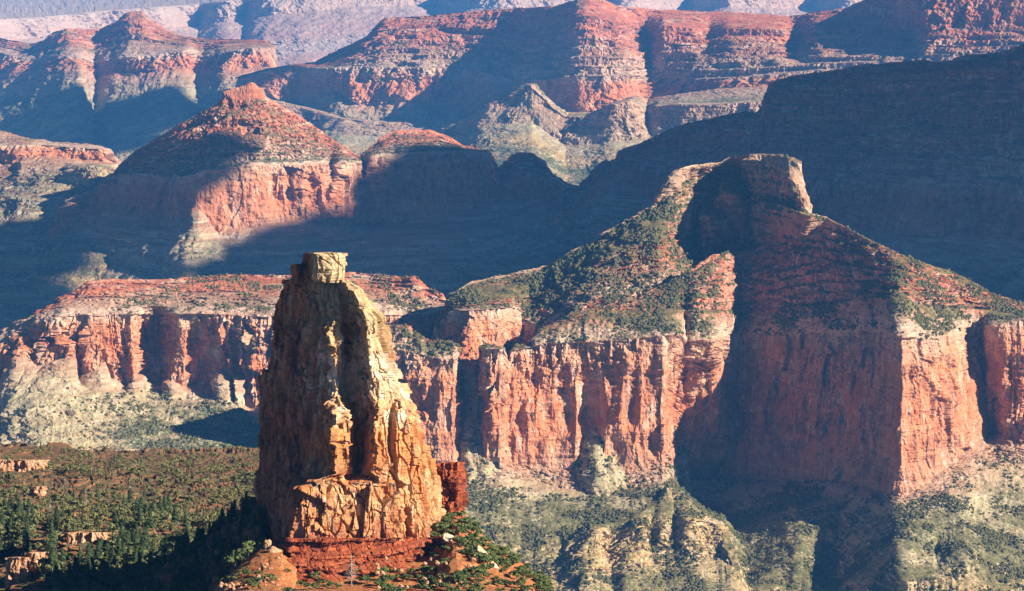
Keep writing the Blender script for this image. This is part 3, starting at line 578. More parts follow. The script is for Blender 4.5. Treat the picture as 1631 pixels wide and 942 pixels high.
def scatter_scrub(land, name, count, r0, r1, label, seed, tall=1.0):
    D = LAND[land]; P, n, vm, nb = D['P'], D['n'], D['veg'], D['nb']
    r = np.random.default_rng(seed)
    Q = P[nb:-1, :-1]
    e1 = P[nb:-1, 1:] - Q; e2 = P[nb + 1:, :-1] - Q
    area = np.linalg.norm(np.cross(e1, e2), axis=-1)
    u, v = project(Q)
    x, y, z = Q[..., 0], Q[..., 1], Q[..., 2]
    cl = smooth(-0.25, 0.35, fbm(x / 45, y / 45, z / 45, seed, 3))
    w = area * np.clip(vm[nb:-1, :-1] - 0.12, 0, 1) ** 1.2 * (0.02 + cl ** 2 * 1.5) * ((u > -20) & (u < 1650) & (v < 960))
    w = np.clip(w, 0, np.percentile(w, 99.5)).ravel(); w /= w.sum()
    idx = r.choice(w.size, size=count, p=w)
    B = Q.reshape(-1, 3)[idx] + e1.reshape(-1, 3)[idx] * r.random((count, 1)) + e2.reshape(-1, 3)[idx] * r.random((count, 1))
    rad = r0 * 0.8 + (r1 * 1.25 - r0 * 0.8) * r.random(count) ** 3
    sq = (0.75 + 0.6 * r.random(count)) * tall
    V = ICV[None] * (0.75 + 0.5 * r.random((count, 12, 1)))
    V = V * rad[:, None, None]
    V[..., 2] *= sq[:, None]
    V = V + B[:, None, :] + np.array([0, 0, 0.45])[None, None] * rad[:, None, None]
    F = ICF[None] + (np.arange(count) * 12)[:, None, None]
    o = mesh_from(name, V.reshape(-1, 3), F.reshape(-1, 3), scrub_mat)
    set_props(o, label, 'scrub', kind='stuff')

scatter_scrub('right_butte_summit', 'scrub', 14000, 1.2, 3.6, 'dark scrub and small trees dotting the slopes below the flat summit', 11, 1.2)
scatter_scrub('right_butte_cliffs', 'scrub', 38000, 1.1, 3.3, 'dark scrub dotting the benches and talus of the right butte', 12)
scatter_scrub('left_cliffs', 'scrub', 24000, 1.1, 3.3, 'dark scrub dotting the ledges and scree of the left cliffs', 13)
scatter_scrub('middle_butte', 'scrub', 11000, 1.5, 3.8, 'dark scrub dotting the layered slopes of the middle butte', 14)

# ------------------------------------------------------------------ near ground
near_mat = None
def ground_material(name='red_soil_ground', bright=0):
    M = NT(name)
    a = M.noise(M.coords(1 / 14, 1 / 14, 1 / 14), 1, 6, 0.65)
    b = M.noise(M.coords(1 / 2.2, 1 / 2.2, 1 / 2.2), 1, 5, 0.7)
    col = M.ramp(a, [(0.3, (0.20, 0.068, 0.028)), (0.48, (0.27, 0.10, 0.042)), (0.6, (0.24, 0.135, 0.068)), (0.72, (0.15, 0.115, 0.055))])
    col = M.mix(M.math('MULTIPLY', M.step(b, 0.52, 0.66), 0.7), col, (0.46, 0.28, 0.16))
    col = M.mix(M.math('MULTIPLY', M.step(b, 0.47, 0.36), 0.5), col, (0.12, 0.045, 0.022))
    if bright: col = M.mix(0.62, col, M.ramp(b, [(0.3, (0.30, 0.075, 0.022)), (0.5, (0.46, 0.15, 0.045)), (0.65, (0.50, 0.24, 0.10)), (0.75, (0.55, 0.38, 0.22))]))
    g = M.noise(M.coords(1 / 7, 1 / 7, 1 / 7), 1, 5, 0.7)
    col = M.mix(M.math('MULTIPLY', M.step(g, 0.38, 0.52), M.math('MULTIPLY', M.attr('veg'), 0.9)), col, (0.066, 0.066, 0.030))
    M.base(col)
    return M.m
gmat = ground_material()
hmat = ground_material('red_slope_ground', 1)

BE = [(-120, 706, 2250), (0, 709, 2250), (30, 706, 2235), (64, 713, 2240), (90, 711, 2250), (128, 720, 2230), (170, 717, 2240), (224, 721, 2250), (250, 716, 2260), (288, 716, 2260), (410, 716, 2270), (520, 722, 2270)]
def flat(v, d, extra=()):
    return sorted([(-120, v, d), (520, v, d)] + list(extra))
landform('wooded_bench', -120, 520, [
    (0, 0.75, BE), (0, 0.9, [(-120, 740, 2020), (80, 742, 2010), (128, 752, 1980), (300, 758, 1930), (520, 762, 1900)]),
    (0, 1, [(-120, 800, 1760), (90, 800, 1750), (180, 802, 1720), (300, 800, 1700), (520, 812, 1640)]),
    (0, 1, [(-120, 860, 1600), (80, 850, 1590), (90, 842, 1550), (180, 842, 1530), (200, 850, 1540), (300, 850, 1500), (520, 868, 1400)]),
    (0, 1, [(-120, 930, 1480), (80, 900, 1480), (95, 880, 1460), (180, 875, 1440), (300, 900, 1360), (420, 900, 1260), (520, 920, 1230)]),
    (0, 1, flat(990, 1230)), (0, 1, flat(1150, 1000))],
    [SLOPE] * 6, S=0.35, du=1.6, dv=1.6, mat=gmat, amp=2.2, seed=191, label='wooded bench of red soil at the lower left, falling away behind the spire', cat='bench')
HI = [(300, 1010, 1160), (330, 965, 1160), (345, 940, 1165), (380, 905, 1175), (420, 872, 1190), (440, 862, 1200), (475, 852, 1230), (690, 836, 1245), (700, 822, 1240), (726, 824, 1238), (755, 842, 1230), (787, 873, 1220), (829, 899, 1210), (861, 924, 1200), (885, 948, 1195), (930, 1000, 1190)]
landform('red_hillside', 300, 930, [
    (0, 0.25, HI), (0, 0.15, [(u, max(v + 6, 930 if 450 < u < 712 else v + 14), 1150 if 440 < u < 712 else d - 25) for u, v, d in HI]),
    (0, 0.35, [(u, max(v + 40, 945), 1110) for u, v, d in HI]), (0, 0.4, [(u, max(v + 90, 1000), 1050) for u, v, d in HI]), (0, 0.4, [(u, 1200, 900) for u, v, d in HI])],
    [SLOPE] * 4, S=0.22, du=1.3, dv=1.3, mat=hmat, amp=0.55, seed=193, label='steep hillside of bare red soil and brush under the spire', cat='hillside')

FL = [(150, 1010, 1290), (200, 965, 1285), (235, 932, 1280), (270, 893, 1275), (300, 868, 1270), (340, 846, 1265), (380, 818, 1258), (405, 796, 1250), (426, 786, 1248)]
landform('wooded_flank', 150, 425, [
    (0, 1, FL), (0, 1, [(u, v + 40, d - 16) for u, v, d in FL]), (0, 1, [(u, v + 90, d - 30) for u, v, d in FL]), (0, 1, [(u, v + 230, d - 60) for u, v, d in FL])],
    [SLOPE] * 3, S=0.2, du=1.3, dv=1.3, mat=gmat, amp=0.6, seed=197, label='steep wooded flank dropping left from the spire, in its shadow', cat='hillside')

# ------------------------------------------------------------------ rock columns built as stacked plan sections
def rock_material(name, kind):
    M = NT(name)
    hgt = M.attr('strat')
    a = M.noise(M.coords(1 / 11, 1 / 11, 1 / 16), 1, 6, 0.62)
    st = M.noise(M.coords(1 / 3.2, 1 / 3.2, 1 / 45), 1, 6, 0.65)
    b = M.noise(M.coords(1 / 2.4, 1 / 2.4, 1 / 1.6), 1, 5, 0.7)
    bed = M.noise(M.coords(1 / 30, 1 / 30, 1 / 0.9), 1, 4, 0.6)
    if kind == 'spire':
        col = M.ramp(M.math('ADD', hgt, M.math('MULTIPLY', M.math('SUBTRACT', a, 0.5), 0.8)),
            [(0.0, (0.34, 0.11, 0.045)), (0.06, (0.47, 0.23, 0.10)), (0.12, (0.52, 0.28, 0.13)), (0.25, (0.50, 0.18, 0.055)), (0.38, (0.56, 0.25, 0.085)), (0.48, (0.60, 0.40, 0.22)), (0.58, (0.62, 0.50, 0.34)), (0.68, (0.48, 0.29, 0.13)), (0.82, (0.42, 0.29, 0.15)), (1.0, (0.47, 0.35, 0.20))])
        col = M.mix(M.math('MULTIPLY', M.math('MULTIPLY', M.step(a, 0.46, 0.60), M.step(hgt, 0.85, 0.45)), 0.8), col, (0.50, 0.17, 0.055))
        col = M.mix(M.math('MULTIPLY', M.step(st, 0.53, 0.66), 0.6), col, (0.17, 0.13, 0.10))
        col = M.mix(M.math('MULTIPLY', M.step(st, 0.45, 0.34), 0.4), col, (0.64, 0.54, 0.40))
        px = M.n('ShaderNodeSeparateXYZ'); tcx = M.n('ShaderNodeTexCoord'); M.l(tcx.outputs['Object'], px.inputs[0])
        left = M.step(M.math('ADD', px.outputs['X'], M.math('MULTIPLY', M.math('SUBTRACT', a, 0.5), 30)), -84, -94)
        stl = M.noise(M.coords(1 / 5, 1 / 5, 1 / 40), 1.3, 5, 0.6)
        col = M.mix(M.math('MULTIPLY', left, 0.85), col, M.ramp(stl, [(0.36, (0.045, 0.036, 0.033)), (0.45, (0.22, 0.075, 0.035)), (0.53, (0.42, 0.155, 0.06)), (0.60, (0.30, 0.12, 0.06)), (0.68, (0.36, 0.28, 0.20))]))  # left face stains, colour darkened further to deepen that side's shade
        wp = M.noise(M.coords(1 / 7, 1 / 7, 1 / 12), 1.3, 4, 0.6)
        band = M.math('MULTIPLY', M.step(hgt, 0.36, 0.46), M.step(hgt, 0.74, 0.60))
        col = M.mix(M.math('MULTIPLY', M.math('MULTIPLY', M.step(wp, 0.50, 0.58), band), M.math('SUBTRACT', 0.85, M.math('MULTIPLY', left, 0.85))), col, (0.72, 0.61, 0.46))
        pz = M.noise(M.coords(1 / 6, 1 / 6, 1 / 6), 1, 5, 0.7)
        col = M.mix(M.math('MULTIPLY', M.step(pz, 0.56, 0.64), 0.6), col, (0.24, 0.20, 0.14))
    elif kind == 'red':
        bz = M.noise(M.coords(1 / 26, 1 / 26, 1 / 1.3), 1, 3, 0.6)
        col = M.ramp(a, [(0.3, (0.16, 0.036, 0.016)), (0.5, (0.29, 0.068, 0.028)), (0.7, (0.40, 0.115, 0.045))])
        col = M.mix(M.math('MULTIPLY', M.step(st, 0.55, 0.68), 0.5), col, (0.12, 0.05, 0.035))
        col = M.mix(M.math('MULTIPLY', M.step(bz, 0.52, 0.60), 0.75), col, (0.10, 0.028, 0.016))
    else:
        col = M.ramp(a, [(0.3, (0.34, 0.17, 0.09)), (0.5, (0.44, 0.24, 0.13)), (0.7, (0.50, 0.33, 0.20))])
        col = M.mix(M.math('MULTIPLY', M.step(st, 0.53, 0.68), 0.4), col, (0.18, 0.11, 0.08))
    col = M.mix(M.math('MULTIPLY', M.step(bed, 0.54, 0.66), 0.25), col, (0.25, 0.13, 0.07))
    col = M.mix(1.0, col, M.ramp(b, [(0.25, (0.62, 0.60, 0.58)), (0.5, (1, 1, 1)), (0.75, (1.25, 1.22, 1.18))]), 'MULTIPLY')
    M.base(col)
    bp = M.n('ShaderNodeBump'); bp.inputs['Strength'].default_value = 0.6; bp.inputs['Distance'].default_value = 0.5
    M.l(b, bp.inputs['Height']); M.l(bp.outputs['Normal'], M.b.inputs['Normal'])
    return M.m
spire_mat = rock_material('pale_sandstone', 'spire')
red_mat = rock_material('red_shale', 'red')
out_mat = rock_material('tan_ledge_rock', 'tan')

def column(name, levels, d0, mat, parent=None, res=0.32, backdepth=60, amp=1.0, seed=0, ledge=0.0, top='flat', backs=None, vrange=None, block=(7.0, 16.0), blk=1.0):
    """closed rock body: each level is (v, [(u, depth offset) left to right across the visible side])"""
    levels = sorted(levels)
    L = []
    for v, pts in levels:
        A = [unproject(u, v, d0 + dy) for u, dy in pts]
        b = backdepth if backs is None else np.interp(v, *backs)
        ul, ur = pts[0][0], pts[-1][0]
        for f, q in ((0.90, 0.75), (0.65, 1.0), (0.35, 1.0), (0.10, 0.75)):
            A.append(unproject(ul + (ur - ul) * f, v, d0 + max(pts[0][1], pts[-1][1]) + b * q))
        L.append(np.array(A))
    ref = np.max([np.linalg.norm(np.diff(np.vstack([A, A[:1]]), axis=0), axis=1) for A in L], axis=0)
    nf = len(levels[0][1])
    cnt = [max(3, int(r / (res if k < nf - 1 else res * 3.0))) for k, r in enumerate(ref)]
    def resample(A):
        B = np.vstack([A, A[:1]]); out = []
        for k, c in enumerate(cnt):
            t = np.arange(c)[:, None] / c
            out.append(B[k] + (B[k + 1] - B[k]) * t)
        return np.vstack(out)
    R = [resample(A) for A in L]
    rows, hh = [], []
    for i in range(len(R) - 1):
        n = max(2, int(abs(R[i][:, 2].mean() - R[i + 1][:, 2].mean()) / res))
        for j in range(n):
            t = j / n
            rows.append(R[i] + (R[i + 1] - R[i]) * t)
            hh.append(levels[i][0] + (levels[i + 1][0] - levels[i][0]) * t)
    rows.append(R[-1]); hh.append(levels[-1][0])
    P = np.array(rows); hh = np.array(hh)
    tang = np.roll(P, -2, 1) - np.roll(P, 2, 1)
    for _ in range(3): tang = (np.roll(tang, 1, 1) + tang * 2 + np.roll(tang, -1, 1)) / 4
    nrm = np.stack([tang[..., 1], -tang[..., 0], tang[..., 0] * 0], -1)
    nrm /= np.linalg.norm(nrm, axis=-1, keepdims=True) + 1e-6
    x, y, z = P[..., 0], P[..., 1], P[..., 2]
    k = amp
    wp = fbm(x / 12, y / 12, z / 12, seed + 1, 3) * 3
    w1 = worley((x + wp) / block[0], (y + wp) / block[0], (z + wp) / (block[1] * 1.6), seed + 2)
    disp = (w1[2] - 0.5) * 1.6 - smooth(0.06, 0.0, w1[1] - w1[0]) * 1.7
    disp = disp + blk * (blocks(x + wp * .3, y, z, block[0] * 0.8, block[1] * 1.3, seed + 5) - 0.5) * 2.0 + blk * facets(x + wp * .2, y, z + wp * .3, block[0] * 1.25, block[1] * 1.5, seed + 6, 0.5, 1.5, 0.3) * 5.2
    disp = disp + facets(x, y + wp * .2, z, 3.2, 5.4, seed + 7, 0.5, 1.4, 0.4) * 1.5 + facets(x, y, z, 1.4, 1.6, seed + 9) * 0.5
    disp = disp + ridged(x / 9, y / 9, z / 60, seed + 12, 3) * 0.7 + fbm(x / 2.2, y / 2.2, z / 2.2, seed + 15, 4, 0.6) * 0.35
    disp = disp + vnoise(x / 40, y / 40, z / 0.9, seed + 19) * 0.30 + vnoise(x / 40, y / 40, z / 3.1, seed + 20) * 0.35
    if ledge: disp = disp + (smooth(-0.12, 0.12, vnoise(x / 60, y / 60, (z + wp * 0.12) / 1.5, seed + 23)) * 2 - 1) * ledge + smooth(-0.1, 0.1, vnoise(x / 60, y / 60, (z + wp * 0.1) / 3.7, seed + 24)) * ledge
    disp = disp - disp.mean()
    if levels[-1][0] - levels[0][0] > 300: disp = (disp - 1.7) * (0.5 + 0.5 * smooth(440, 560, hh))[:, None]
    P = P + nrm * (disp * k)[..., None]
    P[..., 2] += fbm(x / 3, y / 3, z / 3, seed + 25, 3) * 0.35 * k
    # close the top with shrinking rings
    c = P[0].mean(0)
    caps = []
    for q in (0.985, 0.9, 0.7, 0.45, 0.2, 0.0):
        ring = c + (P[0] - c) * q
        ring[:, 2] = P[0][:, 2] * q + P[0][:, 2].mean() * (1 - q) + fbm(ring[:, 0] / 3, ring[:, 1] / 3, ring[:, 0] * 0, seed + 31, 3) * 0.8 * k * (1 - q) + 0.25 * (1 - q)
        caps.append(ring)
    P = np.concatenate([np.array(caps[::-1]), P]); hh = np.concatenate([np.full(6, hh[0]), hh])
    v0, v1 = vrange or (hh.min(), hh.max())
    st = np.repeat(((v1 - hh) / (v1 - v0))[:, None], P.shape[1], 1)
    F = grid_faces(P.shape[0], P.shape[1], wrap=True)
    return mesh_from(name, P.reshape(-1, 3), F, mat, {'strat': st}, parent)

def thing(name, label, cat, loc, group=None):
    o = bpy.data.objects.new(name, None)
    scene.collection.objects.link(o)
    o.location = loc
    o.empty_display_size = 2.0
    return set_props(o, label, cat, group)
def adopt(parent, *kids):
    for k in kids:
        k.parent = parent
        k.matrix_parent_inverse.identity()
        k.location = -parent.location

SL = [
 (446, [(451, 36), (474, 24), (500, 16), (530, 9), (541, 7), (547, 5), (551, 6), (555, 11), (558, 18)]),
 (462, [(447, 40), (472, 25), (510, 11), (534, 4), (543, 6), (549, 4), (563, -5), (571, 2), (576, 16)]),
 (485, [(434, 44), (468, 25), (512, 9), (537, 0), (545, 5), (556, 1), (574, -9), (586, 0), (592, 16)]),
 (505, [(430, 44), (468, 24), (517, 6), (538, -3), (546, 6), (566, -1), (583, -11), (600, 0), (612, 16)]),
 (522, [(428, 42), (466, 22), (510, 2), (536, -6), (547, 12), (570, 1), (586, -11), (604, -3), (610, 18)]),
 (545, [(426, 42), (465, 19), (509, 2), (537, -8), (547, 16), (574, -2), (588, -10), (604, 0), (618, 18)]),
 (575, [(424, 42), (462, 18), (514, 4), (534, -4), (548, 15), (578, 0), (589, -10), (616, -3), (628, 18)]),
 (600, [(420, 42), (460, 18), (512, 3), (532, -3), (548, 13), (581, 2), (593, -11), (624, -5), (637, 20)]),
 (630, [(418, 42), (457, 18), (506, 1), (538, -5), (552, 10), (584, 4), (598, -12), (634, -6), (650, 22)]),
 (655, [(416, 42), (455, 18), (514, -3), (546, -14), (554, 8), (586, 5), (603, -13), (645, -5), (660, 22)]),
 (675, [(414, 42), (453, 18), (522, -7), (547, -16), (554, 7), (588, 6), (597, -15), (654, -4), (670, 24)]),
 (700, [(412, 42), (450, 18), (524, -10), (547, -17), (553, 7), (588, 6), (594, -16), (660, -3), (680, 25)]),
 (735, [(411, 42), (447, 18), (523, -11), (549, -17), (554, 5), (587, 3), (594, -16), (668, -3), (691, 25)]),
 (755, [(410, 42), (445, 17), (520, -13), (549, -17), (555, 0), (585, -4), (594, -16), (670, -2), (694, 25)]),
 (768, [(409, 42), (443, 16), (500, -17), (520, -19), (557, -10), (588, -14), (610, -15), (672, -2), (696, 25)]),
 (776, [(409, 42), (442, 15), (480, -20), (520, -21), (558, -15), (592, -17), (632, -11), (674, -2), (696, 25)]),
 (800, [(411, 42), (442, 14), (478, -22), (520, -23), (556, -18), (592, -18), (636, -11), (678, 0), (696, 25)]),
 (830, [(413, 42), (444, 12), (476, -24), (520, -25), (558, -20), (598, -18), (640, -11), (680, 1), (698, 25)]),
 (862, [(424, 38), (448, 10), (473, -26), (520, -26), (560, -21), (600, -19), (642, -12), (682, 1), (700, 25)]),
]
base_loc = Vector(unproject(570, 900, 1200))
spire = thing('rock_spire', 'tall pale sandstone spire with a square block on top, standing on red ledges', 'rock spire', base_loc)
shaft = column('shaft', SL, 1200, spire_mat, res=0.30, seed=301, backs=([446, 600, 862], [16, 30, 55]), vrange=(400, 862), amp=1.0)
CAPL = [
 (403, [(482, 16), (492, 7), (505, -3), (522, -3), (534, 0), (539, 8), (540, 16)]),
 (408, [(479, 17), (491, 7), (505, -6), (524, -5), (538, -1), (542, 8), (542, 17)]),
 (428, [(479, 17), (491, 7), (505, -7), (524, -6), (538, -2), (543, 8), (542, 17)]),
 (434, [(478, 17), (490, 7), (505, -6), (524, -5), (536, -1), (542, 9), (541, 17)]),
 (450, [(475, 18), (489, 8), (506, -5), (524, -3), (536, 1), (542, 10), (542, 18)]),
]
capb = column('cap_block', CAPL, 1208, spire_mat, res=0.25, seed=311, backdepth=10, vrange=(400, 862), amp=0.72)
SBL = [(421, [(464, 6), (468, 1), (473, 0), (478, 3), (480, 6)]), (430, [(463, 6), (467, 0), (474, -1), (479, 2), (480, 6)]), (440, [(466, 6), (468, 1), (474, 0), (479, 2), (480, 6)]), (452, [(453, 7), (462, 1), (473, 0), (480, 2), (482, 6)])]
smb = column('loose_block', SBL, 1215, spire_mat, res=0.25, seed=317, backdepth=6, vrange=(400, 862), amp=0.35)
RL = [
 (856, [(424, 38), (446, 12), (469, -24), (520, -25), (560, -21), (600, -19), (642, -13), (684, 0), (702, 24)]),
 (872, [(426, 38), (446, 10), (466, -27), (520, -28), (560, -24), (600, -22), (644, -15), (688, -2), (704, 24)]),
 (888, [(428, 38), (444, 8), (462, -31), (520, -32), (560, -28), (600, -25), (646, -18), (692, -5), (708, 24)]),
 (905, [(428, 36), (442, 4), (458, -37), (520, -38), (560, -34), (600, -31), (650, -24), (698, -10), (712, 24)]),
 (930, [(430, 36), (440, 0), (455, -46), (520, -48), (560, -44), (600, -41), (652, -34), (702, -16), (716, 24)]),
]
redb = column('red_ledge_base', RL, 1200, red_mat, res=0.30, seed=321, backdepth=50, amp=0.62, ledge=2.3, block=(5.0, 2.2), blk=0.55)
adopt(spire, shaft, capb, smb, redb)

PL1 = [(v, [(694, 4), (697, -2), (706, -5), (715, -3), (717, 4)]) for v in (738, 770, 800, 850)]
PL2 = [(v, [(716, 4), (720 + k, -4), (729, -6), (736 + k, -2), (738 + k, 4)]) for v, k in ((737, -2), (766, -2), (770, 0), (800, 0), (850, 0))]
p_loc = Vector(unproject(717, 845, 1262))
pillar = thing('rock_pillar', 'short dark red rock pillar split by a crack, beside the right foot of the spire', 'rock pillar', p_loc)
pa = column('column', PL1, 1262, red_mat, res=0.3, seed=331, backdepth=8, amp=0.62, ledge=0.3, block=(3.0, 5.0))
pb = column('column', PL2, 1262, red_mat, res=0.3, seed=333, backdepth=8, amp=0.62, ledge=0.3, block=(3.0, 5.0))
adopt(pillar, pa, pb)

def outcrop(levels, d0, label, seed, mat=out_mat, amp=0.6, back=12):
    o = column('rock_outcrop', levels, d0, mat, res=0.5, seed=seed, backdepth=back, amp=amp, block=(4.0, 5.0))
    set_props(o, label, 'rock outcrop')
def ol(v0, v1, pts, spread=3, n=4):
    m = 0.5 * (pts[0][0] + pts[-1][0])
    return [(v0 + (v1 - v0) * k / (n - 1), [(u + (u - m) * 0.02 * spread * k, dy - 1.5 * k) for u, dy in pts]) for k in range(n)]
outcrop(ol(888, 965, [(15, 6), (18, -2), (30, -5), (42, -2), (45, 6)]), 1385, 'upright tan rock pillar at the bottom left corner, among dark conifers', 341)
outcrop(ol(880, 935, [(46, 8), (50, -2), (66, -4), (84, -1), (92, 8)]), 1400, 'low tan rock wall just right of the tan pillar in the lower left corner', 343)
outcrop(ol(849, 882, [(100, 10), (112, -1), (132, -5), (142, 1), (146, -4), (158, 0), (176, 4), (188, 12)]), 1490, 'stepped orange rock ledge above the dark conifers, midway up the wooded bench', 345)
outcrop(ol(733, 756, [(-30, 14), (-10, -2), (12, -4), (22, 2), (30, -3), (60, 0), (74, 12)]), 1985, 'long pale orange ledge at the left edge near the top of the wooded bench', 347, amp=0.8)
outcrop(ol(775, 795, [(52, 6), (58, -2), (66, -3), (70, 6)]), 1805, 'small orange boulder outcrop below the long pale ledge on the wooded bench', 349)

# boulders on the slope right of the spire and on the red mound
def boulder(u, v, d, w, h, tilt, label, seed, mat, group=None):
    r = np.random.default_rng(seed)
    n = 26
    th, ph = np.meshgrid(np.linspace(0, 2 * math.pi, n, endpoint=False), np.linspace(0.02, math.pi - 0.02, 14))
    V = np.stack([np.cos(th) * np.sin(ph), np.sin(th) * np.sin(ph), np.cos(ph)], -1)
    V = np.sign(V) * np.abs(V) ** 0.7
    k = 1 + 0.28 * fbm(V[..., 0] * 1.6 + seed, V[..., 1] * 1.6, V[..., 2] * 1.6, seed, 4, 0.6)
    w1 = worley(V[..., 0] * 1.5 + seed, V[..., 1] * 1.5, V[..., 2] * 1.5, seed)
    k = k + (w1[2] - 0.5) * 0.3
    V = V * k[..., None] * np.array([w / 2, w / 2 * 0.8, h / 2])
    c, s_ = math.cos(tilt), math.sin(tilt)
    V = np.stack([V[..., 0] * c + V[..., 2] * s_, V[..., 1], -V[..., 0] * s_ + V[..., 2] * c], -1)
    o = mesh_from('boulder', V.reshape(-1, 3), grid_faces(14, n, True), mat, {'strat': np.full(V.shape[0] * n, 0.5)})
    o.location = unproject(u, v, d)
    set_props(o, label, 'boulder', group)
pale_mat = out_mat
boulder(741, 879, 1178, 4.6, 3.2, 0.1, 'rounded pale boulder on the brushy slope just right of the red ledges', 401, spire_mat)
boulder(770, 884, 1172, 8.5, 3.2, 0.75, 'long pale slab tilted down the brushy slope right of the spire', 403, spire_mat)
boulder(787, 906, 1165, 7.0, 3.4, 0.9, 'lower of two pale slabs lying in line down the brushy slope', 405, spire_mat)
boulder(832, 935, 1160, 3.6, 2.4, 0.3, 'small pale boulder low on the brushy slope near the bottom edge', 407, spire_mat)
boulder(714, 857, 1190, 5.5, 3.6, 0.4, 'dark sided pale boulder touching the right end of the red ledges', 409, spire_mat)
boulder(426, 868, 1180, 3.2, 4.2, 0.0, 'small upright tan rock topping the red mound left of the spire', 411, out_mat)
boulder(437, 882, 1172, 6.0, 5.0, 0.5, 'broad tan rock just below the top of the red mound', 413, out_mat)
rb = np.random.default_rng(77)
for k in range(64):
    uu = rb.uniform(345, 445) if k < 26 else rb.uniform(600, 760)
    vv = rb.uniform(min(930, max(885, 945 - (uu - 345) * 0.6)), 940)
    boulder(uu, vv, 1150 - (vv - 900) * 0.9, rb.uniform(0.9, 2.4), rb.uniform(0.8, 1.6), rb.uniform(0, 1), 'small tan stone lying loose on the red soil under the spire', 420 + k, out_mat, 'loose stones on the red soil')

for k in range(46):
    uu = rb.uniform(448, 706)
    p_d = np.interp(uu, [448, 460, 560, 650, 706], [1186, 1160, 1158, 1168, 1192])
    boulder(uu, rb.uniform(902, 914), p_d, rb.uniform(1.0, 3.2), rb.uniform(0.8, 2.0), rb.uniform(0, 1), 'dark red fallen block lying at the foot of the red ledges', 520 + k, red_mat, 'fallen blocks at the foot of the red ledges')

# ------------------------------------------------------------------ trees
conifer_mat = leaf_material('conifer_needles', (0.016, 0.030, 0.012), (0.060, 0.085, 0.034))
pinyon_mat = leaf_material('pinyon_leaves', (0.030, 0.040, 0.015), (0.150, 0.148, 0.058))
sage_mat = leaf_material('grey_brush', (0.09, 0.085, 0.055), (0.20, 0.175, 0.12))
shrub_mat = leaf_material('oak_brush_leaves', (0.030, 0.048, 0.014), (0.115, 0.140, 0.045))
gold_mat = leaf_material('golden_leaves', (0.16, 0.10, 0.02), (0.34, 0.20, 0.04))
bark = NT('bark'); bark.b.inputs['Base Color'].default_value = (0.09, 0.06, 0.04, 1); bark_mat = bark.m
dead = NT('dead_wood'); dead.b.inputs['Base Color'].default_value = (0.30, 0.25, 0.20, 1); dead_mat = dead.m

def quads(C, A, B):
    V = np.stack([C - A - B, C + A - B, C + A + B, C - A + B], 1).reshape(-1, 3)
    F = np.arange(len(V)).reshape(-1, 4)
    return V, F
def rand_dirs(r, n):
    d = r.normal(size=(n, 3)); return d / np.linalg.norm(d, axis=1, keepdims=True)
def trunk_geo(r, H, R, lean=0.03, n=6):
    zs = np.linspace(0, H, 6); V = []
    ox = np.cumsum(r.normal(size=6) * lean * H / 6); oy = np.cumsum(r.normal(size=6) * lean * H / 6)
    for k, z in enumerate(zs):
        a = np.arange(n) / n * 2 * math.pi; q = R * (1 - 0.85 * z / H)
        V.append(np.stack([ox[k] + q * np.cos(a), oy[k] + q * np.sin(a), np.full(n, z)], 1))
    return np.vstack(V), grid_faces(6, n, True)
def limb(a, b, r0, r1):
    a, b = np.array(a, float), np.array(b, float); d = (b - a) / np.linalg.norm(b - a)
    p = np.cross(d, [0.3, 0.2, 1.0]); p /= np.linalg.norm(p); q = np.cross(d, p)
    an = np.arange(4) / 4 * 2 * math.pi
    ring = np.cos(an)[:, None] * p + np.sin(an)[:, None] * q
    return np.vstack([a + ring * r0, b + ring * r1]), grid_faces(2, 4, True)
def merge(parts):
    Vs, Fs, n = [], [], 0
    for V, F in parts:
        Vs.append(V); Fs.append(F + n); n += len(V)
    return np.vstack(Vs), np.vstack(Fs)
def conifer_geo(r, n=330, H=1.0):
    fat, bot, ex = r.uniform(0.15, 0.25), r.uniform(0.05, 0.2), r.uniform(0.55, 0.9)
    """unit-height conifer crown"""
    h = bot + (0.98 - bot) * r.random(n) ** 1.15
    whorl = np.round(h * 13) / 13 + r.normal(size=n) * 0.012
    a = r.random(n) * 2 * math.pi
    lob = 0.75 + 0.35 * np.sin(a * 3 + whorl * 40) * r.random(n)
    R = fat * (1.02 - whorl) ** ex * lob * (0.7 + 0.5 * np.sin(whorl * 31 + fat * 90) ** 2) * (0.35 + 0.65 * r.random(n) ** 0.5)
    C = np.stack([R * np.cos(a), R * np.sin(a), whorl - R * 0.35], 1)
    out = np.stack([np.cos(a), np.sin(a), -0.45 + 0.3 * r.normal(size=n)], 1)
    side = np.stack([-np.sin(a), np.cos(a), 0.3 * r.normal(size=n)], 1)
    s = 0.030 + 0.035 * (1 - whorl)
    return quads(C, out * (s * 1.25)[:, None], side * (s * 0.8)[:, None])
def round_geo(r, n=300, lobes=6, flat=0.8):
    """unit-height rounded crown"""
    lc = np.stack([r.normal(size=lobes) * 0.22, r.normal(size=lobes) * 0.22, 0.42 + 0.36 * r.random(lobes)], 1)
    lr = 0.17 + 0.15 * r.random(lobes)
    k = r.integers(0, lobes, n); d = rand_dirs(r, n); d[:, 2] = np.abs(d[:, 2]) * 1.0 - 0.25
    C = lc[k] + d * (lr[k] * (0.65 + 0.4 * r.random(n)))[:, None] * np.array([1, 1, flat])
    C[:, 2] = np.clip(C[:, 2], 0.06, 1.02)
    A = rand_dirs(r, n); B = np.cross(A, d + 0.6 * rand_dirs(r, n)); B /= np.linalg.norm(B, axis=1, keepdims=True) + 1e-6
    s = 0.045 + 0.04 * r.random(n)
    return quads(C, A * s[:, None], B * (s * 0.8)[:, None])
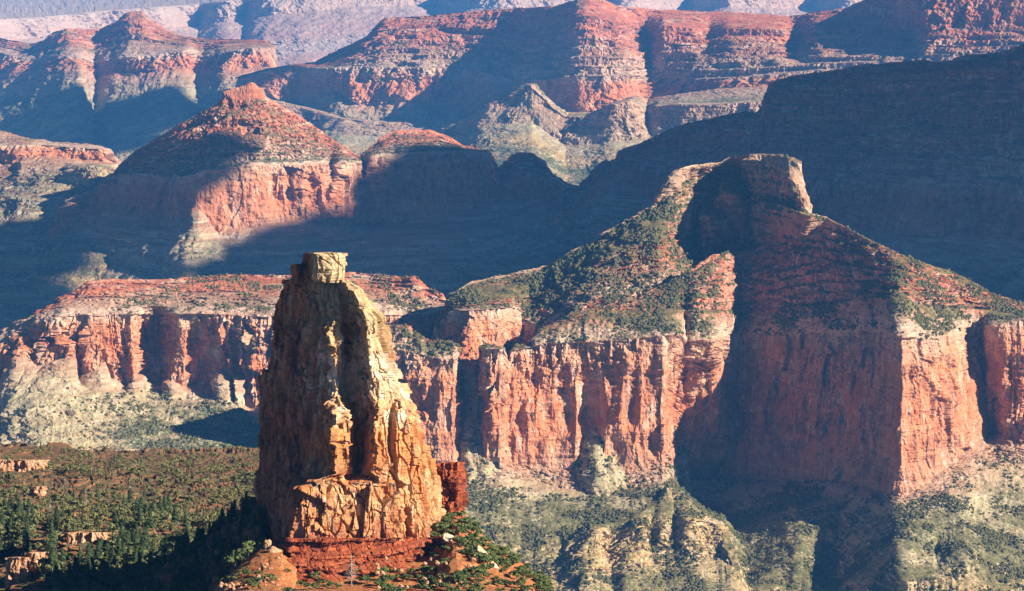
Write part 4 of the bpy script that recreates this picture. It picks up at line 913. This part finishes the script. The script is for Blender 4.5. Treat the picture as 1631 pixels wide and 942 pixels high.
def snag_geo(r):
    parts = [trunk_geo(r, 1.0, 0.022, 0.02)]
    for k in range(46):
        z = r.uniform(0.16, 0.97); a = r.uniform(0, 6.28); L = 0.26 * (1.05 - z) + 0.04
        parts.append(limb((0, 0, z), (L * math.cos(a), L * math.sin(a), z - L * r.uniform(-0.3, 0.6)), 0.011, 0.003))
    return merge(parts)
def me_of(name, geo, mat):
    o = mesh_from(name, geo[0], geo[1], mat); me = o.data; bpy.data.objects.remove(o); return me
tr = np.random.default_rng(55)
VAR = {}
VAR['conifer'] = [(conifer_geo(tr), conifer_mat) for _ in range(5)]
VAR['pinyon'] = [(round_geo(tr), pinyon_mat) for _ in range(5)]
VAR['shrub'] = [(round_geo(tr, 260, 7, 0.75), shrub_mat) for _ in range(5)]
VAR['sage'] = [(round_geo(tr, 220, 7, 0.7), sage_mat) for _ in range(3)]
VAR['golden'] = [(round_geo(tr, 240, 5, 0.9), gold_mat) for _ in range(2)]
LOW = {'conifer': [(conifer_geo(tr, 130), conifer_mat) for _ in range(6)], 'pinyon': [(round_geo(tr, 90, 5), pinyon_mat) for _ in range(6)], 'sage': [(round_geo(tr, 80, 5, 0.7), sage_mat) for _ in range(4)], 'golden': [(round_geo(tr, 80, 4), gold_mat) for _ in range(2)]}
MESH = {k: [(me_of('crown', g, m), me_of('trunk', trunk_geo(tr, 0.9 if k == 'conifer' else 0.6, 0.022 if k == 'conifer' else 0.035), bark_mat)) for g, m in v] for k, v in VAR.items()}
SNAG = [me_of('dead_trunk', snag_geo(tr), dead_mat) for _ in range(3)]

def surface_point(land, us, vs):
    """ground point of a landform seen at photo pixel (u, v)"""
    D = LAND[land]; P = D['P'][D['nb']:]
    pu, pv = project(P)
    out = []
    cols = D['us']
    for u, v in zip(us, vs):
        c = int(np.clip(np.searchsorted(cols, u), 1, len(cols) - 2))
        k = int(np.argmin(np.abs(pv[:, c] - v)))
        out.append(P[k, c])
    return np.array(out)
def plant(kind, name, loc, h, label, cat, group, width=1.0):
    i = random.randrange(len(MESH[kind]))
    t = thing(name, label, cat, loc, group)
    t.rotation_euler = (0, 0, random.uniform(0, 6.28)); t.scale = (h * width, h * width, h)
    for nm, me in (('crown', MESH[kind][i][0]), ('trunk', MESH[kind][i][1])):
        c = bpy.data.objects.new(nm, me); scene.collection.objects.link(c); c.parent = t
    return t
def forest(name, items, label):
    """many far trees as one mass; items: (kind, location, height)"""
    Vs, Fs, n, mats, mi = [], [], 0, [], []
    for kind, loc, h in items:
        g, m = LOW[kind][random.randrange(len(LOW[kind]))]
        if m not in mats: mats.append(m)
        a = random.uniform(0, 6.28); c, s_ = math.cos(a), math.sin(a)
        V = g[0] * h; V = np.stack([V[:, 0] * c - V[:, 1] * s_, V[:, 0] * s_ + V[:, 1] * c, V[:, 2]], 1) + loc
        Vs.append(V); Fs.append(g[1] + n); n += len(V); mi += [mats.index(m)] * len(g[1])
    o = mesh_from(name, np.vstack(Vs), np.vstack(Fs))
    for m in mats: o.data.materials.append(m)
    o.data.polygons.foreach_set('material_index', np.array(mi, np.int32))
    set_props(o, label, 'forest', kind='stuff')

# wooded bench: draw candidate places, the largest 300 become trees of their own
cand = []
N = 11000
uu = tr.uniform(-15, 445, N); vv = 714 + 250 * tr.random(N) ** 0.85
pts = surface_point('wooded_bench', uu, vv)
dens = fbm(pts[:, 0] / 45, pts[:, 1] / 45, pts[:, 0] * 0, 71, 3)
for k in range(N):
    u, v, p = uu[k], vv[k], pts[k]
    if (8 < u < 98 and 890 < v < 985) or (95 < u < 192 and 850 < v < 905) or (-15 < u < 78 and 740 < v < 768) or (50 < u < 74 and 780 < v < 806): continue
    low = smooth(770, 900, v + 0.25 * (120 - u) + dens[k] * 110)       # 1 = deep forest
    if tr.random() > 0.55 + 0.3 * low + 1.9 * dens[k]: continue
    x = tr.random()
    if x < 0.04 + 0.19 * low: kind, h = 'conifer', (3.6 + 10.5 * tr.random() ** 2.2) * (0.8 + 0.35 * low)
    elif x < 0.80: kind, h = 'pinyon', (1.8 + 5.2 * tr.random() ** 1.7) * (1 + 0.4 * low)
    elif x < 0.985: kind, h = 'sage', tr.uniform(1.8, 3.6)
    else: kind, h = 'golden', tr.uniform(2.0, 3.6)
    cand.append([kind, p, h, u, v, low])
cand.sort(key=lambda c: -c[2] * FPX / c[1][1] * (1.0 if c[4] < 945 else 0.5))
NAMES = {'conifer': ('conifer_tree', 'tree'), 'pinyon': ('pinyon_tree', 'tree'), 'sage': ('grey_shrub', 'shrub'), 'golden': ('golden_shrub', 'shrub')}
n_own = 240
for kind, p, h, u, v, low in cand[:n_own]:
    nm, ct = NAMES[kind]
    if kind == 'conifer':
        if u > 250: lb, gp = 'dark conifer standing in or beside the long shadow left of the spire', 'conifers in the shadow left of the spire'
        elif v > 850: lb, gp = 'tall dark conifer crowded at the foot of the bench in the lower left', 'conifers crowding the lower left corner'
        else: lb, gp = 'dark pointed conifer scattered over the upper part of the wooded bench', 'conifers scattered over the upper bench'
    elif kind == 'pinyon': lb, gp = 'rounded olive green pinyon tree on the wooded bench', 'pinyon trees on the wooded bench'
    elif kind == 'sage': lb, gp = 'grey brown leafless shrub on the wooded bench', 'grey shrubs on the wooded bench'
    else: lb, gp = 'yellow leaved shrub glowing among green trees on the wooded bench', 'golden shrubs on the wooded bench'
    plant(kind, nm, Vector(p) - Vector((0, 0, 0.3)), h, lb, ct, gp, 1.15 if kind == 'conifer' else 1.25)
flk = []
for k in range(420):
    u = tr.uniform(200, 425); v = np.interp(u, [p[0] for p in FL], [p[1] for p in FL]) + tr.random() ** 1.3 * 110
    if v > 975: continue
    kind = 'conifer' if tr.random() < 0.4 else 'pinyon'
    flk.append((v, u, kind, surface_point('wooded_flank', [u], [v])[0] - np.array([0, 0, 0.3]), tr.uniform(3, 9) if kind == 'conifer' else tr.uniform(2.2, 4.8)))
flk.append((848, 286, 'pinyon', surface_point('wooded_flank', [286], [884])[0], 9.5))
flk.sort(key=lambda c: -c[4])
for v, u, kind, p, h in flk[:110]:
    if kind == 'conifer': plant(kind, 'conifer_tree', p, h, 'nearly black conifer on the steep flank in the deep shade at the spire foot', 'tree', 'conifers on the shaded flank', 1.15)
    else: plant(kind, 'pinyon_tree', p, h, 'nearly black rounded tree on the steep flank in the deep shade at the spire foot', 'tree', 'rounded trees on the shaded flank', 1.2)
cand = cand + [[c[2], c[3], c[4]] for c in flk[110:]]
forest('forest', [(c[0], c[1] - np.array([0, 0, 0.3]), c[2]) for c in cand[n_own:]], 'dense cover of small trees and brush over the wooded bench')
for u, v, h in ((103, 770, 9), (106, 812, 10), (146, 800, 10), (200, 800, 9), (66, 830, 11), (204, 880, 9), (105, 925, 8), (220, 775, 8)):
    p = surface_point('wooded_bench', [u], [v + 6])[0]
    o = bpy.data.objects.new('dead_tree', random.choice(SNAG)); scene.collection.objects.link(o)
    o.location = p; o.scale = (h, h, h); o.rotation_euler = (0, 0, random.uniform(0, 6))
    set_props(o, 'bare grey dead tree standing among green conifers on the wooded bench', 'dead tree', 'dead trees on the wooded bench')
o = bpy.data.objects.new('dead_tree', SNAG[0]); scene.collection.objects.link(o)
p = surface_point('red_hillside', [560], [934])[0]; o.location = p; o.scale = (15, 15, 14)
set_props(o, 'bare grey dead tree in front of the red ledges at the foot of the spire', 'dead tree')

# brush on the slope right of the spire and round its foot
n_s = 0
for k in range(760):
    zone = k % 5
    if zone < 3: u = tr.uniform(692, 885); v = np.interp(u, [p[0] for p in HI], [p[1] for p in HI]) + abs(tr.normal()) * 40 + 2
    elif zone == 3: u = tr.uniform(560, 760); v = tr.uniform(912, 960)
    else: u = tr.uniform(300, 560); v = max(np.interp(u, [p[0] for p in HI], [p[1] for p in HI]) + 10, tr.uniform(905, 965))
    if v > 965: continue
    if 455 < u < 700 and v < 912: continue
    if zone == 4 and 400 < u < 470 and tr.random() < 0.4: continue
    p = surface_point('red_hillside', [u], [v])[0]
    if n_s >= 296: break
    n_s += 1
    h = tr.uniform(2.0, 5.2) if zone != 4 else tr.uniform(1.6, 4.2)
    if zone < 3: lb, gp = 'green oak brush on the slope falling away right of the spire', 'brush on the slope right of the spire'
    elif zone == 3: lb, gp = 'green brush in front of the red ledges near the bottom edge', 'brush below the red ledges'
    else: lb, gp = 'green brush on the red mound left of the spire foot', 'brush on the red mound'
    plant('shrub', 'oak_shrub', Vector(p) - Vector((0, 0, 0.3)), h, lb, 'shrub', gp, 1.2)
for u, v, h in ((376, 905, 9.5), (398, 880, 7.5), (415, 872, 6.0)):
    p = surface_point('red_hillside', [u], [v])[0]
    plant('shrub', 'oak_tree', p, h, 'leafy green oak on the edge of the red mound, against the dark shadow', 'tree', 'oaks on the edge of the red mound', 1.0)

# ------------------------------------------------------------------ unseen clouds, lobes placed to shade the middle canyon and far mesa
def cloud(center, target_z, lobes, seed, label):
    k = (CLOUD_Z - target_z) / sun_dir.z
    r = np.random.default_rng(seed); Vs, Fs, n = [], [], 0
    for (cx, cy, rad) in lobes:
        th, ph = np.meshgrid(np.linspace(0, 2 * math.pi, 48, endpoint=False), np.linspace(0.02, math.pi - 0.02, 24))
        V = np.stack([np.cos(th) * np.sin(ph), np.sin(th) * np.sin(ph), np.cos(ph) * 0.35], -1)
        V = V * (1 + 0.45 * fbm(V[..., 0] * 2.2 + cx * 0.01, V[..., 1] * 2.2 + cy * 0.01, V[..., 2] * 2.2, seed, 4))[..., None] * rad
        V = V + np.array([center[0] + cx + sun_dir.x * k, center[1] + cy + sun_dir.y * k, CLOUD_Z])
        Vs.append(V.reshape(-1, 3)); Fs.append(grid_faces(24, 48, True) + n); n += V.shape[0] * V.shape[1]
    M = NT('cloud_white'); M.b.inputs['Base Color'].default_value = (0.85, 0.85, 0.85, 1)
    o = mesh_from('cloud', np.vstack(Vs), np.vstack(Fs), M.m, smooth_shade=True)
    set_props(o, label, 'cloud', kind='structure')
CLOUD_Z = 3200.0
cloud((0, 0), -1150, [(-500, 9680, 560), (-100, 9900, 760), (150, 10300, 650), (300, 9200, 700), (-350, 9250, 480), (50, 10500, 520), (-1680, 9480, 330), (1450, 8700, 520), (-590, 10720, 430), (-80, 11330, 470), (-1950, 10050, 400), (-2300, 10050, 600), (-1720, 9480, 400), (-2100, 9600, 500)], 5, 'broad white cloud out of view, its lobes placed to shade the canyon')
cloud((0, 0), -1150, [(-2900, 19500, 750), (-3400, 19100, 650), (-2900, 18600, 500), (-2600, 18900, 420)], 9, 'smaller unseen cloud added to shade the slopes under the far mesa')
print('terrain', round(time.time() - T0, 1))
# ---- haze
def haze_box():
    x0, x1, y0, y1, z0, z1 = -30000, 30000, -2500, 130000, -1751.5, 8
    V = np.array([(x, y, z) for x in (x0, x1) for y in (y0, y1) for z in (z0, z1)], float)
    F = np.array([[0, 1, 3, 2], [4, 6, 7, 5], [0, 4, 5, 1], [2, 3, 7, 6], [0, 2, 6, 4], [1, 5, 7, 3]])
    m = bpy.data.materials.new('haze_air'); m.use_nodes = True
    t = m.node_tree; t.nodes.remove(t.nodes['Principled BSDF'])
    pv = t.nodes.new('ShaderNodeVolumePrincipled')
    pv.inputs['Color'].default_value = (0.11, 0.43, 1.0, 1)
    pv.inputs['Density'].default_value = HAZE
    pv.inputs['Anisotropy'].default_value = 0.0
    t.links.new(pv.outputs['Volume'], t.nodes['Material Output'].inputs['Volume'])
    o = mesh_from('haze', V, F, m)
    set_props(o, 'pale blue haze filling the air over the whole canyon', 'haze', kind='stuff')
HAZE = 1.75e-5
haze_box()
